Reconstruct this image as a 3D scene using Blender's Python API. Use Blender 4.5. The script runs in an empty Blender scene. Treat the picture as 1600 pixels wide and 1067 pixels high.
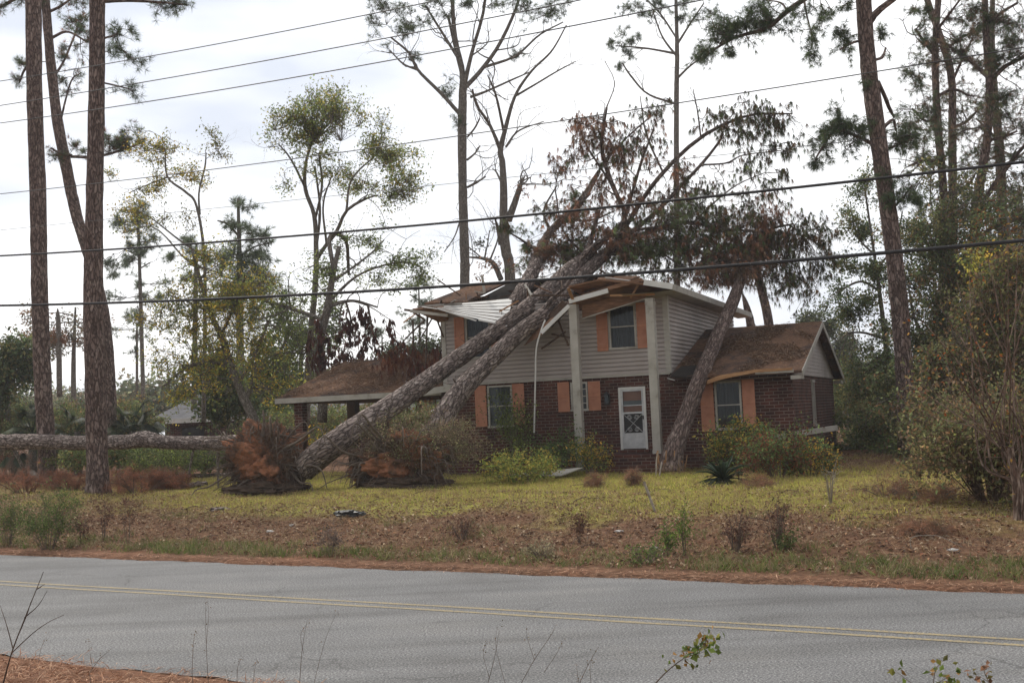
import bpy, math
import numpy as np
S = bpy.context.scene
C = S.collection
# ------------------------------------------------------------------ camera, sky, sun
FPX, PIT, ROL, EYE = 1800.0, math.radians(3.658), math.radians(2.568), 2.4
cam = bpy.data.cameras.new('camera'); camo = bpy.data.objects.new('camera', cam); C.objects.link(camo)
cam.sensor_width = 36; cam.lens = 36 * FPX / 1600; cam.clip_start = 0.1; cam.clip_end = 3000
from mathutils import Matrix, Vector
cr, sr, cp, sp = math.cos(ROL), math.sin(ROL), math.cos(PIT), math.sin(PIT)
# image right and up axes in the world
right = Vector((cr, sr * sp, -sr * cp)); upv = Vector((sr, -cr * sp, cr * cp)); fwd = Vector((0, cp, sp))
camo.matrix_world = Matrix(((right.x, upv.x, -fwd.x, 0), (right.y, upv.y, -fwd.y, 0), (right.z, upv.z, -fwd.z, EYE), (0, 0, 0, 1)))
S.camera = camo
W = bpy.data.worlds.new('World'); S.world = W; W.use_nodes = True
nt = W.node_tree; nt.nodes.clear()
def N(t, k, **kw):
    n = t.nodes.new(k)
    for a, b in kw.items(): setattr(n, a, b)
    return n
SUN_EL, SUN_AZ = math.radians(48), math.radians(-28)      # azimuth from +Y (behind the house), towards the left
wo = N(nt, 'ShaderNodeOutputWorld'); bg = N(nt, 'ShaderNodeBackground'); sky = N(nt, 'ShaderNodeTexSky')
sky.sky_type = 'NISHITA'; sky.sun_disc = False; sky.sun_elevation = SUN_EL; sky.sun_rotation = SUN_AZ
tc = N(nt, 'ShaderNodeTexCoord'); mp = N(nt, 'ShaderNodeMapping'); mp.inputs['Scale'].default_value = (1.3, 1.3, 4.2)
mp.inputs['Location'].default_value = (0.35, 0.2, 0.6)
nz = N(nt, 'ShaderNodeTexNoise'); nz.inputs['Scale'].default_value = 1.7; nz.inputs['Detail'].default_value = 5; nz.inputs['Roughness'].default_value = .5
rp = N(nt, 'ShaderNodeValToRGB'); rp.color_ramp.elements[0].position = .36; rp.color_ramp.elements[1].position = .56
rp.color_ramp.elements[0].color = (6.3, 6.7, 7.5, 1); rp.color_ramp.elements[1].color = (10.8, 10.8, 10.8, 1)
mx = N(nt, 'ShaderNodeMix'); mx.data_type = 'RGBA'; mx.inputs[0].default_value = .92
sx = N(nt, 'ShaderNodeSeparateXYZ'); mr = N(nt, 'ShaderNodeMapRange')
mr.inputs['From Min'].default_value = -1; mr.inputs['From Max'].default_value = .8; mr.inputs['To Min'].default_value = .5; mr.inputs['To Max'].default_value = 1.06
vm = N(nt, 'ShaderNodeVectorMath', operation='SCALE')
L = nt.links.new
L(tc.outputs['Generated'], mp.inputs[0]); L(mp.outputs[0], nz.inputs['Vector']); L(nz.outputs[0], rp.inputs[0])
L(sky.outputs[0], mx.inputs[6]); L(rp.outputs[0], mx.inputs[7]); L(tc.outputs['Generated'], sx.inputs[0]); L(sx.outputs[1], mr.inputs[0])
L(mx.outputs[2], vm.inputs[0]); L(mr.outputs[0], vm.inputs['Scale']); L(vm.outputs[0], bg.inputs[0]); L(bg.outputs[0], wo.inputs[0])
bg.inputs[1].default_value = .1
sl = bpy.data.lights.new('sun', 'SUN'); so = bpy.data.objects.new('sun', sl); C.objects.link(so)
sl.energy = 2.0; sl.angle = math.radians(12); sl.color = (1, .94, .85)
sd = Vector((math.sin(SUN_AZ) * math.cos(SUN_EL), math.cos(SUN_AZ) * math.cos(SUN_EL), math.sin(SUN_EL)))
so.rotation_euler = sd.to_track_quat('Z', 'Y').to_euler(); so.location = (0, 0, 60)
S.view_settings.view_transform = 'Standard'; S.view_settings.look = 'None'; S.view_settings.exposure = .36; S.view_settings.gamma = 1
S.cycles.max_bounces = 5; S.cycles.transparent_max_bounces = 6
# ------------------------------------------------------------------ helpers: rays, ground, house frame
rng = np.random.default_rng(7)
A = np.array
E0 = A([0, 0, EYE])
def ray(x, y):
    a = (x - 800) / FPX; b = -(y - 533.5) / FPX
    xx = a * cr + b * sr; zc = -a * sr + b * cr
    return A([xx, cp - zc * sp, sp + zc * cp])
def at(x, y, Y):                       # point seen at a photo pixel, Y metres ahead
    d = ray(x, y); return E0 + d * (Y / d[1])
RA = math.radians(31); RD = A([math.cos(RA), -math.sin(RA)]); RN = A([math.sin(RA), math.cos(RA)])
S_FAR, S_MID, S_NEAR = 15.06, 12.15, 8.25
GP = A([(-400, 1.0), (-5, .9), (3, .75), (5.2, .45), (7.3, .1), (7.9, .03), (8.35, -.05), (14.95, -.05), (15.2, .01), (15.55, .02), (16.6, .05), (18.2, .17), (21, .33), (25, .40), (600, .42)])
def gz(x, y):
    x = np.asarray(x, float); y = np.asarray(y, float)
    s = x * RN[0] + y * RN[1]
    z = np.interp(s, GP[:, 0], GP[:, 1])
    k = np.clip((s - 15.6) / 3, 0, 1) + np.clip((7.2 - s) / 2, 0, 1)
    return z + k * (.05 * np.sin(x * .7 + 1) * np.cos(y * .5) + .03 * np.sin(x * 1.9 + y * 1.3) + .015 * np.sin(x * 4.1) * np.sin(y * 3.7))
def gnd(x, y):                         # ground point seen at a photo pixel
    d = ray(x, y); t = (.35 - EYE) / d[2]
    for _ in range(12):
        p = E0 + d * t; t = (float(gz(p[0], p[1])) - EYE) / d[2]
    p = E0 + d * t; p[2] = float(gz(p[0], p[1])); return p
TH = math.radians(21.7); HU = A([math.cos(TH), -math.sin(TH), 0]); HV = A([math.sin(TH), math.cos(TH), 0])
HO = at(990, 702, 38.0)
def hp(x, y, v=0.0):                   # house coordinates of a photo pixel on the plane v metres behind the front wall
    d = ray(x, y); s = ((HO + HV * v - E0) @ HV) / (d @ HV); q = E0 + s * d - HO
    return A([q @ HU, v, q[2]])
def hw(p): return HO + HU * p[0] + HV * p[1] + A([0, 0, p[2]])
def nrm(a): return a / (np.linalg.norm(a, axis=-1, keepdims=True) + 1e-9)
# ------------------------------------------------------------------ materials
M = {}
def ramp(t, stops):
    r = N(t, 'ShaderNodeValToRGB'); e = r.color_ramp.elements
    while len(e) < len(stops): e.new(.5)
    for q, (p, c) in zip(e, stops): q.position = p; q.color = (*c, 1)
    return r
def base(name, rough=.8, spec=.3):
    m = bpy.data.materials.new(name); m.use_nodes = True; t = m.node_tree; b = t.nodes['Principled BSDF']
    b.inputs['Roughness'].default_value = rough; b.inputs['Specular IOR Level'].default_value = spec
    M[name] = m; return m, t, b
def noisy(name, stops, scale=3, rough=.85, bump=.0, detail=6, coord='Object', stretch=(1, 1, 1), bscale=None, spec=.3, dist=.0):
    m, t, b = base(name, rough, spec); l = t.links.new
    c = N(t, 'ShaderNodeTexCoord'); mp = N(t, 'ShaderNodeMapping'); mp.inputs['Scale'].default_value = stretch
    n = N(t, 'ShaderNodeTexNoise'); n.inputs['Scale'].default_value = scale; n.inputs['Detail'].default_value = detail; n.inputs['Roughness'].default_value = .65
    n.inputs['Distortion'].default_value = dist
    r = ramp(t, stops); l(c.outputs[coord], mp.inputs[0]); l(mp.outputs[0], n.inputs['Vector']); l(n.outputs[0], r.inputs[0]); l(r.outputs[0], b.inputs['Base Color'])
    if bump:
        n2 = N(t, 'ShaderNodeTexNoise'); n2.inputs['Scale'].default_value = bscale or scale * 4; n2.inputs['Detail'].default_value = 4
        bp = N(t, 'ShaderNodeBump'); bp.inputs['Strength'].default_value = bump; bp.inputs['Distance'].default_value = .03
        l(mp.outputs[0], n2.inputs['Vector']); l(n2.outputs[0], bp.inputs['Height']); l(bp.outputs[0], b.inputs['Normal'])
    return m
def bark(name, dark, mid, lite, sc=9.0, bump=.9, gap=(.02, .015, .012)):
    m, t, b = base(name, .92, .15); l = t.links.new
    a = N(t, 'ShaderNodeAttribute', attribute_name='bk'); mp = N(t, 'ShaderNodeMapping'); mp.inputs['Scale'].default_value = (1, 1, .42)
    nn = N(t, 'ShaderNodeTexNoise'); nn.inputs['Scale'].default_value = 6; nn.inputs['Detail'].default_value = 3
    ad = N(t, 'ShaderNodeMix'); ad.data_type = 'RGBA'; ad.blend_type = 'ADD'; ad.inputs[0].default_value = .3
    v = N(t, 'ShaderNodeTexVoronoi', feature='DISTANCE_TO_EDGE'); v.inputs['Scale'].default_value = sc
    v2 = N(t, 'ShaderNodeTexVoronoi'); v2.inputs['Scale'].default_value = sc
    l(a.outputs['Vector'], mp.inputs[0]); l(mp.outputs[0], nn.inputs['Vector']); l(mp.outputs[0], ad.inputs[6]); l(nn.outputs['Color'], ad.inputs[7])
    l(ad.outputs[2], v.inputs['Vector']); l(ad.outputs[2], v2.inputs['Vector'])
    pr = ramp(t, [(0.0, dark), (.5, mid), (1, lite)]); fn = N(t, 'ShaderNodeTexNoise'); fn.inputs['Scale'].default_value = 14; fn.inputs['Detail'].default_value = 6
    l(mp.outputs[0], fn.inputs['Vector']); mt = N(t, 'ShaderNodeMath', operation='MULTIPLY_ADD'); sp_ = N(t, 'ShaderNodeSeparateColor')
    l(v2.outputs['Color'], sp_.inputs[0]); l(sp_.outputs[0], mt.inputs[0]); mt.inputs[1].default_value = .55
    f2 = N(t, 'ShaderNodeMath', operation='MULTIPLY_ADD'); f2.inputs[1].default_value = 1.6; f2.inputs[2].default_value = -.6; l(fn.outputs[0], f2.inputs[0]); l(f2.outputs[0], mt.inputs[2]); l(mt.outputs[0], pr.inputs[0])
    er = ramp(t, [(0, (0, 0, 0)), (.05, (.35, .35, .35)), (.2, (1, 1, 1))]); l(v.outputs['Distance'], er.inputs[0])
    mx = N(t, 'ShaderNodeMix'); mx.data_type = 'RGBA'; mx.inputs[6].default_value = (*gap, 1); l(er.outputs[0], mx.inputs[0]); l(pr.outputs[0], mx.inputs[7])
    l(mx.outputs[2], b.inputs['Base Color'])
    bp = N(t, 'ShaderNodeBump'); bp.inputs['Strength'].default_value = bump; bp.inputs['Distance'].default_value = .03
    hh = N(t, 'ShaderNodeMath', operation='MULTIPLY_ADD'); l(er.outputs[0], hh.inputs[0]); hh.inputs[1].default_value = .8; l(fn.outputs[0], hh.inputs[2])
    l(hh.outputs[0], bp.inputs['Height']); l(bp.outputs[0], b.inputs['Normal'])
    return m
def leafy(name, trans=.35, rough=.6):
    m = bpy.data.materials.new(name); m.use_nodes = True; t = m.node_tree; l = t.links.new; b = t.nodes['Principled BSDF']; o = t.nodes['Material Output']
    a = N(t, 'ShaderNodeAttribute', attribute_name='tint'); tr = N(t, 'ShaderNodeBsdfTranslucent'); mx = N(t, 'ShaderNodeMixShader'); mx.inputs[0].default_value = trans
    b.inputs['Roughness'].default_value = rough; b.inputs['Specular IOR Level'].default_value = .25
    l(a.outputs['Color'], b.inputs['Base Color']); l(a.outputs['Color'], tr.inputs[0]); l(b.outputs[0], mx.inputs[1]); l(tr.outputs[0], mx.inputs[2]); l(mx.outputs[0], o.inputs[0])
    M[name] = m; return m
leafy('leaf', .52); leafy('needle', .35, .7); leafy('litter', .05, .9)
bark('pine_bark', (.11, .075, .062), (.21, .15, .13), (.36, .285, .245), 7, 1, (.045, .03, .025))
bark('fallen_bark', (.15, .115, .10), (.27, .215, .19), (.50, .425, .38), 8, 1.2, (.04, .028, .024))
bark('grey_bark', (.15, .13, .11), (.25, .22, .19), (.36, .33, .29), 16, .5, (.06, .05, .04))
noisy('twig', [(.3, (.09, .068, .055)), (.7, (.19, .15, .12))], 8)
noisy('rootlet', [(.3, (.05, .034, .024)), (.6, (.13, .085, .06)), (.78, (.32, .25, .19))], 2)
noisy('pale_twig', [(.3, (.22, .18, .14)), (.7, (.42, .37, .31))], 8)
noisy('rawwood', [(.3, (.30, .15, .07)), (.7, (.52, .30, .15))], 3, .8, .3, stretch=(1, 1, 5))
noisy('clay', [(.32, (.045, .03, .021)), (.47, (.10, .06, .04)), (.53, (.22, .10, .055)), (.63, (.35, .15, .08)), (.70, (.11, .065, .042))], 1.3, .95, .9, 8, bscale=14)
noisy('soil', [(.3, (.035, .024, .017)), (.6, (.085, .055, .036)), (.8, (.14, .09, .06))], 4, .95, .9)
noisy('trim', [(.28, (.22, .20, .165)), (.45, (.38, .355, .31)), (.75, (.48, .455, .41))], 2.2, .6, .08, bscale=30)
noisy('white', [(.25, (.55, .54, .51)), (.75, (.74, .73, .70))], 1.5, .5)
noisy('shutter', [(.25, (.36, .15, .085)), (.5, (.46, .20, .12)), (.75, (.52, .25, .155))], 3.5, .65, .06, bscale=40)
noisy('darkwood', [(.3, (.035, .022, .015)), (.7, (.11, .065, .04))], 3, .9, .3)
noisy('dark_inside', [(.3, (.012, .01, .009)), (.7, (.03, .024, .02))], 3, .95)  # near-black: the darkness inside the house is put into the colour
noisy('plywood', [(.3, (.11, .06, .035)), (.5, (.20, .105, .06)), (.75, (.33, .18, .10))], 2.4, .85, .1, stretch=(1, 1, 6))
noisy('metal', [(.4, (.42, .42, .42)), (.6, (.6, .6, .6))], 2, .35, spec=.5)
noisy('black', [(.4, (.012, .012, .012)), (.6, (.03, .03, .03))], 4, .5, spec=.4)
noisy('wire', [(.4, (.06, .06, .062)), (.6, (.10, .10, .10))], 2, .55)
noisy('wire_dark', [(.4, (.022, .022, .024)), (.6, (.04, .04, .042))], 2, .6)
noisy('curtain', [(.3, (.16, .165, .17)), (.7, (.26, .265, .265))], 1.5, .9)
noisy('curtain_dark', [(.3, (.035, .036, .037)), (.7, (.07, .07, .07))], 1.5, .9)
noisy('greyroof', [(.3, (.15, .145, .15)), (.7, (.23, .225, .23))], 2, .9)
noisy('orange_door', [(.3, (.38, .13, .06)), (.7, (.5, .19, .1))], 2, .6)
def mat_glass():
    m = bpy.data.materials.new('glass'); m.use_nodes = True; t = m.node_tree; l = t.links.new; o = t.nodes['Material Output']; t.nodes.remove(t.nodes['Principled BSDF'])
    g = N(t, 'ShaderNodeBsdfGlossy'); g.inputs['Roughness'].default_value = .03; g.inputs[0].default_value = (.8, .85, .9, 1)
    tr = N(t, 'ShaderNodeBsdfTransparent'); tr.inputs[0].default_value = (.72, .78, .78, 1); mx = N(t, 'ShaderNodeMixShader'); f = N(t, 'ShaderNodeFresnel'); f.inputs[0].default_value = 1.4
    l(f.outputs[0], mx.inputs[0]); l(tr.outputs[0], mx.inputs[1]); l(g.outputs[0], mx.inputs[2]); l(mx.outputs[0], o.inputs[0]); M['glass'] = m
mat_glass()
def mat_brick(name, c1, c2, mortar):
    m, t, b = base(name, .9, .2); l = t.links.new
    c = N(t, 'ShaderNodeTexCoord'); s = N(t, 'ShaderNodeSeparateXYZ'); ad = N(t, 'ShaderNodeMath', operation='ADD'); cb = N(t, 'ShaderNodeCombineXYZ')
    l(c.outputs['Object'], s.inputs[0]); l(s.outputs[0], ad.inputs[0]); l(s.outputs[1], ad.inputs[1]); l(ad.outputs[0], cb.inputs[0]); l(s.outputs[2], cb.inputs[1])
    k = N(t, 'ShaderNodeTexBrick'); k.inputs['Scale'].default_value = 1; k.inputs['Brick Width'].default_value = .29; k.inputs['Row Height'].default_value = .105
    k.inputs['Mortar Size'].default_value = .011; k.inputs['Mortar Smooth'].default_value = .3; k.inputs['Bias'].default_value = -.1
    k.inputs['Color1'].default_value = (*c1, 1); k.inputs['Color2'].default_value = (*c2, 1); k.inputs['Mortar'].default_value = (*mortar, 1)
    n = N(t, 'ShaderNodeTexNoise'); n.inputs['Scale'].default_value = 1.3; n.inputs['Detail'].default_value = 8; r = ramp(t, [(.3, (.55, .55, .55)), (.7, (1.25, 1.2, 1.15))])
    mx = N(t, 'ShaderNodeMix'); mx.data_type = 'RGBA'; mx.blend_type = 'MULTIPLY'; mx.inputs[0].default_value = 1
    l(c.outputs['Object'], n.inputs['Vector']); l(n.outputs[0], r.inputs[0]); l(cb.outputs[0], k.inputs['Vector']); l(k.outputs['Color'], mx.inputs[6]); l(r.outputs[0], mx.inputs[7]); l(mx.outputs[2], b.inputs['Base Color'])
    bp = N(t, 'ShaderNodeBump'); bp.inputs['Strength'].default_value = .6; bp.inputs['Distance'].default_value = .01; bp.invert = True; l(k.outputs['Fac'], bp.inputs['Height']); l(bp.outputs[0], b.inputs['Normal'])
mat_brick('brick', (.105, .036, .027), (.048, .022, .020), (.215, .175, .15))
def mat_siding():
    m, t, b = base('siding', .6, .3); l = t.links.new
    c = N(t, 'ShaderNodeTexCoord'); n = N(t, 'ShaderNodeTexNoise'); n.inputs['Scale'].default_value = .8; n.inputs['Detail'].default_value = 6
    r = ramp(t, [(.3, (.33, .285, .26)), (.6, (.42, .37, .345)), (.8, (.45, .405, .38))]); l(c.outputs['Object'], n.inputs['Vector']); l(n.outputs[0], r.inputs[0])
    n2 = N(t, 'ShaderNodeTexNoise'); n2.inputs['Scale'].default_value = .55; n2.inputs['Detail'].default_value = 7; mp = N(t, 'ShaderNodeMapping'); mp.inputs['Location'].default_value = (3.1, 0, 1)
    l(c.outputs['Object'], mp.inputs[0]); l(mp.outputs[0], n2.inputs['Vector']); r2 = ramp(t, [(.58, (0, 0, 0)), (.75, (.6, .6, .6))]); l(n2.outputs[0], r2.inputs[0])
    # mildew only on the side wall (x beyond the corner)
    s = N(t, 'ShaderNodeSeparateXYZ'); l(c.outputs['Object'], s.inputs[0]); g = N(t, 'ShaderNodeMath', operation='GREATER_THAN'); g.inputs[1].default_value = .2; l(s.outputs[1], g.inputs[0])
    mm = N(t, 'ShaderNodeMath', operation='MULTIPLY'); l(r2.outputs[0], mm.inputs[0]); l(g.outputs[0], mm.inputs[1])
    mx = N(t, 'ShaderNodeMix'); mx.data_type = 'RGBA'; mx.inputs[7].default_value = (.16, .165, .05, 1); l(mm.outputs[0], mx.inputs[0]); l(r.outputs[0], mx.inputs[6]); l(mx.outputs[2], b.inputs['Base Color'])
mat_siding()
def mat_needleroof():
    m, t, b = base('shingles', .95, .15); l = t.links.new; c = N(t, 'ShaderNodeTexCoord')
    n = N(t, 'ShaderNodeTexNoise'); n.inputs['Scale'].default_value = .7; n.inputs['Detail'].default_value = 7; n.inputs['Roughness'].default_value = .7; l(c.outputs['Object'], n.inputs['Vector'])
    f = N(t, 'ShaderNodeTexNoise'); f.inputs['Scale'].default_value = 9; f.inputs['Detail'].default_value = 6; f.inputs['Roughness'].default_value = .75; l(c.outputs['Object'], f.inputs['Vector'])
    k = N(t, 'ShaderNodeTexBrick'); k.inputs['Scale'].default_value = 1; k.inputs['Brick Width'].default_value = .3; k.inputs['Row Height'].default_value = .14; k.inputs['Mortar Size'].default_value = .008
    k.inputs['Color1'].default_value = (.085, .055, .045, 1); k.inputs['Color2'].default_value = (.055, .037, .032, 1); k.inputs['Mortar'].default_value = (.02, .015, .013, 1); l(c.outputs['Object'], k.inputs['Vector'])
    r = ramp(t, [(.3, (.07, .042, .028)), (.5, (.145, .08, .05)), (.7, (.26, .15, .09))]); l(f.outputs[0], r.inputs[0])
    r2 = ramp(t, [(.40, (0, 0, 0)), (.52, (1, 1, 1))]); l(n.outputs[0], r2.inputs[0])
    mx = N(t, 'ShaderNodeMix'); mx.data_type = 'RGBA'; l(r2.outputs[0], mx.inputs[0]); l(k.outputs[0], mx.inputs[6]); l(r.outputs[0], mx.inputs[7]); l(mx.outputs[2], b.inputs['Base Color'])
    bp = N(t, 'ShaderNodeBump'); bp.inputs['Strength'].default_value = .8; bp.inputs['Distance'].default_value = .04; l(f.outputs[0], bp.inputs['Height']); l(bp.outputs[0], b.inputs['Normal'])
mat_needleroof()
def mat_ground():
    m, t, b = base('ground', .95, .1); l = t.links.new; c = N(t, 'ShaderNodeTexCoord')
    rot = N(t, 'ShaderNodeVectorMath', operation='DOT_PRODUCT'); rot.inputs[1].default_value = (RN[0], RN[1], 0); l(c.outputs['Object'], rot.inputs[0])
    n1 = N(t, 'ShaderNodeTexNoise'); n1.inputs['Scale'].default_value = .35; n1.inputs['Detail'].default_value = 8; n1.inputs['Roughness'].default_value = .7; l(c.outputs['Object'], n1.inputs['Vector'])
    n2 = N(t, 'ShaderNodeTexNoise'); n2.inputs['Scale'].default_value = 5; n2.inputs['Detail'].default_value = 8; n2.inputs['Roughness'].default_value = .75; l(c.outputs['Object'], n2.inputs['Vector'])
    lit = ramp(t, [(.3, (.06, .032, .02)), (.5, (.16, .085, .05)), (.68, (.30, .18, .11))]); l(n2.outputs[0], lit.inputs[0])
    gra = ramp(t, [(.3, (.09, .085, .025)), (.5, (.30, .28, .06)), (.7, (.46, .42, .11))]); l(n2.outputs[0], gra.inputs[0])
    stw = ramp(t, [(.3, (.10, .05, .03)), (.55, (.24, .12, .07)), (.75, (.38, .21, .13))]); l(n2.outputs[0], stw.inputs[0])
    # s = distance from the camera side across the road, wobbled
    w = N(t, 'ShaderNodeMath', operation='MULTIPLY_ADD'); w.inputs[1].default_value = 9; l(n1.outputs[0], w.inputs[0]); l(rot.outputs['Value'], w.inputs[2])
    r1 = N(t, 'ShaderNodeMapRange'); r1.inputs['From Min'].default_value = 24.3; r1.inputs['From Max'].default_value = 26.3; l(w.outputs[0], r1.inputs[0])
    r2 = N(t, 'ShaderNodeMapRange'); r2.inputs['From Min'].default_value = 37.5; r2.inputs['From Max'].default_value = 40; r2.inputs['To Min'].default_value = 1; r2.inputs['To Max'].default_value = 0; l(w.outputs[0], r2.inputs[0])
    mm = N(t, 'ShaderNodeMath', operation='MULTIPLY'); l(r1.outputs[0], mm.inputs[0]); l(r2.outputs[0], mm.inputs[1]); sxy = N(t, 'ShaderNodeSeparateXYZ'); l(c.outputs['Object'], sxy.inputs[0]); r4 = N(t, 'ShaderNodeMapRange'); r4.inputs['From Min'].default_value = 5; r4.inputs['From Max'].default_value = 10; r4.inputs['To Min'].default_value = 1; r4.inputs['To Max'].default_value = .3; l(sxy.outputs[0], r4.inputs[0]); r5 = N(t, 'ShaderNodeMapRange'); r5.inputs['From Min'].default_value = -13; r5.inputs['From Max'].default_value = -7; r5.inputs['To Min'].default_value = .35; r5.inputs['To Max'].default_value = 1; l(sxy.outputs[0], r5.inputs[0]); m4 = N(t, 'ShaderNodeMath', operation='MULTIPLY'); l(r4.outputs[0], m4.inputs[0]); l(r5.outputs[0], m4.inputs[1]); m5 = N(t, 'ShaderNodeMath', operation='MULTIPLY'); l(mm.outputs[0], m5.inputs[0]); l(m4.outputs[0], m5.inputs[1]); mm = m5
    mx = N(t, 'ShaderNodeMix'); mx.data_type = 'RGBA'; l(mm.outputs[0], mx.inputs[0]); l(lit.outputs[0], mx.inputs[6]); l(gra.outputs[0], mx.inputs[7])
    r3 = N(t, 'ShaderNodeMapRange'); r3.inputs['From Min'].default_value = 19.5; r3.inputs['From Max'].default_value = 20.0; r3.inputs['To Min'].default_value = 1; r3.inputs['To Max'].default_value = 0; l(w.outputs[0], r3.inputs[0])
    m2 = N(t, 'ShaderNodeMix'); m2.data_type = 'RGBA'; l(r3.outputs[0], m2.inputs[0]); l(mx.outputs[2], m2.inputs[6]); l(stw.outputs[0], m2.inputs[7])
    l(m2.outputs[2], b.inputs['Base Color'])
    bp = N(t, 'ShaderNodeBump'); bp.inputs['Strength'].default_value = 1; bp.inputs['Distance'].default_value = .08; l(n2.outputs[0], bp.inputs['Height']); l(bp.outputs[0], b.inputs['Normal'])
mat_ground()
def mat_road():
    m, t, b = base('asphalt', .82, .35); l = t.links.new; c = N(t, 'ShaderNodeTexCoord')
    g = N(t, 'ShaderNodeTexNoise'); g.inputs['Scale'].default_value = 44; g.inputs['Detail'].default_value = 6; g.inputs['Roughness'].default_value = .8; l(c.outputs['Object'], g.inputs['Vector'])
    r = ramp(t, [(.37, (.03, .03, .03)), (.5, (.138, .137, .137)), (.62, (.36, .355, .35))]); l(g.outputs[0], r.inputs[0])
    mp = N(t, 'ShaderNodeMapping'); mp.inputs['Scale'].default_value = (.10, 1.1, 1); mp.inputs['Rotation'].default_value = (0, 0, RA); l(c.outputs['Object'], mp.inputs[0])
    n = N(t, 'ShaderNodeTexNoise'); n.inputs['Scale'].default_value = 1.5; n.inputs['Detail'].default_value = 6; l(mp.outputs[0], n.inputs['Vector'])
    r2 = ramp(t, [(.3, (.70, .69, .68)), (.45, (.90, .90, .89)), (.55, (1, 1, 1)), (.75, (1.14, 1.13, 1.11))]); l(n.outputs[0], r2.inputs[0])
    mx = N(t, 'ShaderNodeMix'); mx.data_type = 'RGBA'; mx.blend_type = 'MULTIPLY'; mx.inputs[0].default_value = 1; l(r.outputs[0], mx.inputs[6]); l(r2.outputs[0], mx.inputs[7])
    v = N(t, 'ShaderNodeTexVoronoi', feature='DISTANCE_TO_EDGE'); v.inputs['Scale'].default_value = .42
    dn = N(t, 'ShaderNodeTexNoise'); dn.inputs['Scale'].default_value = 2.5; dn.inputs['Detail'].default_value = 8; l(c.outputs['Object'], dn.inputs['Vector'])
    ad = N(t, 'ShaderNodeMix'); ad.data_type = 'RGBA'; ad.blend_type = 'ADD'; ad.inputs[0].default_value = .6; l(c.outputs['Object'], ad.inputs[6]); l(dn.outputs['Color'], ad.inputs[7]); l(ad.outputs[2], v.inputs['Vector'])
    cr_ = ramp(t, [(0, (.9, .9, .9)), (.011, (0, 0, 0))]); l(v.outputs['Distance'], cr_.inputs[0])
    mk = N(t, 'ShaderNodeTexNoise'); mk.inputs['Scale'].default_value = .33; mk.inputs['Detail'].default_value = 3; l(c.outputs['Object'], mk.inputs['Vector']); mkr = ramp(t, [(.5, (0, 0, 0)), (.6, (.8, .8, .8))]); l(mk.outputs[0], mkr.inputs[0])
    pn = N(t, 'ShaderNodeTexNoise'); pn.inputs['Scale'].default_value = .5; pn.inputs['Detail'].default_value = 7; pn.inputs['Roughness'].default_value = .65; l(c.outputs['Object'], pn.inputs['Vector']); pr_ = ramp(t, [(.3, (.80, .79, .78)), (.5, (1, 1, 1)), (.7, (1.12, 1.1, 1.07))]); l(pn.outputs[0], pr_.inputs[0])
    mpp = N(t, 'ShaderNodeMix'); mpp.data_type = 'RGBA'; mpp.blend_type = 'MULTIPLY'; mpp.inputs[0].default_value = 1; l(mx.outputs[2], mpp.inputs[6]); l(pr_.outputs[0], mpp.inputs[7]); mx = mpp
    cm = N(t, 'ShaderNodeMath', operation='MULTIPLY'); l(cr_.outputs[0], cm.inputs[0]); l(mkr.outputs[0], cm.inputs[1])
    m2 = N(t, 'ShaderNodeMix'); m2.data_type = 'RGBA'; m2.inputs[7].default_value = (.05, .048, .045, 1); l(cm.outputs[0], m2.inputs[0]); l(mx.outputs[2], m2.inputs[6]); l(m2.outputs[2], b.inputs['Base Color'])
    bp = N(t, 'ShaderNodeBump'); bp.inputs['Strength'].default_value = .4; bp.inputs['Distance'].default_value = .01; l(g.outputs[0], bp.inputs['Height']); l(bp.outputs[0], b.inputs['Normal'])
    m, t, b = base('yellow_paint', .75, .3); l = t.links.new; c = N(t, 'ShaderNodeTexCoord')
    g = N(t, 'ShaderNodeTexNoise'); g.inputs['Scale'].default_value = 30; g.inputs['Detail'].default_value = 8; g.inputs['Roughness'].default_value = .8; l(c.outputs['Object'], g.inputs['Vector'])
    r = ramp(t, [(.44, (.16, .155, .145)), (.52, (.32, .25, .13)), (.68, (.44, .34, .16))]); l(g.outputs[0], r.inputs[0]); l(r.outputs[0], b.inputs['Base Color'])
mat_road()
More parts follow.
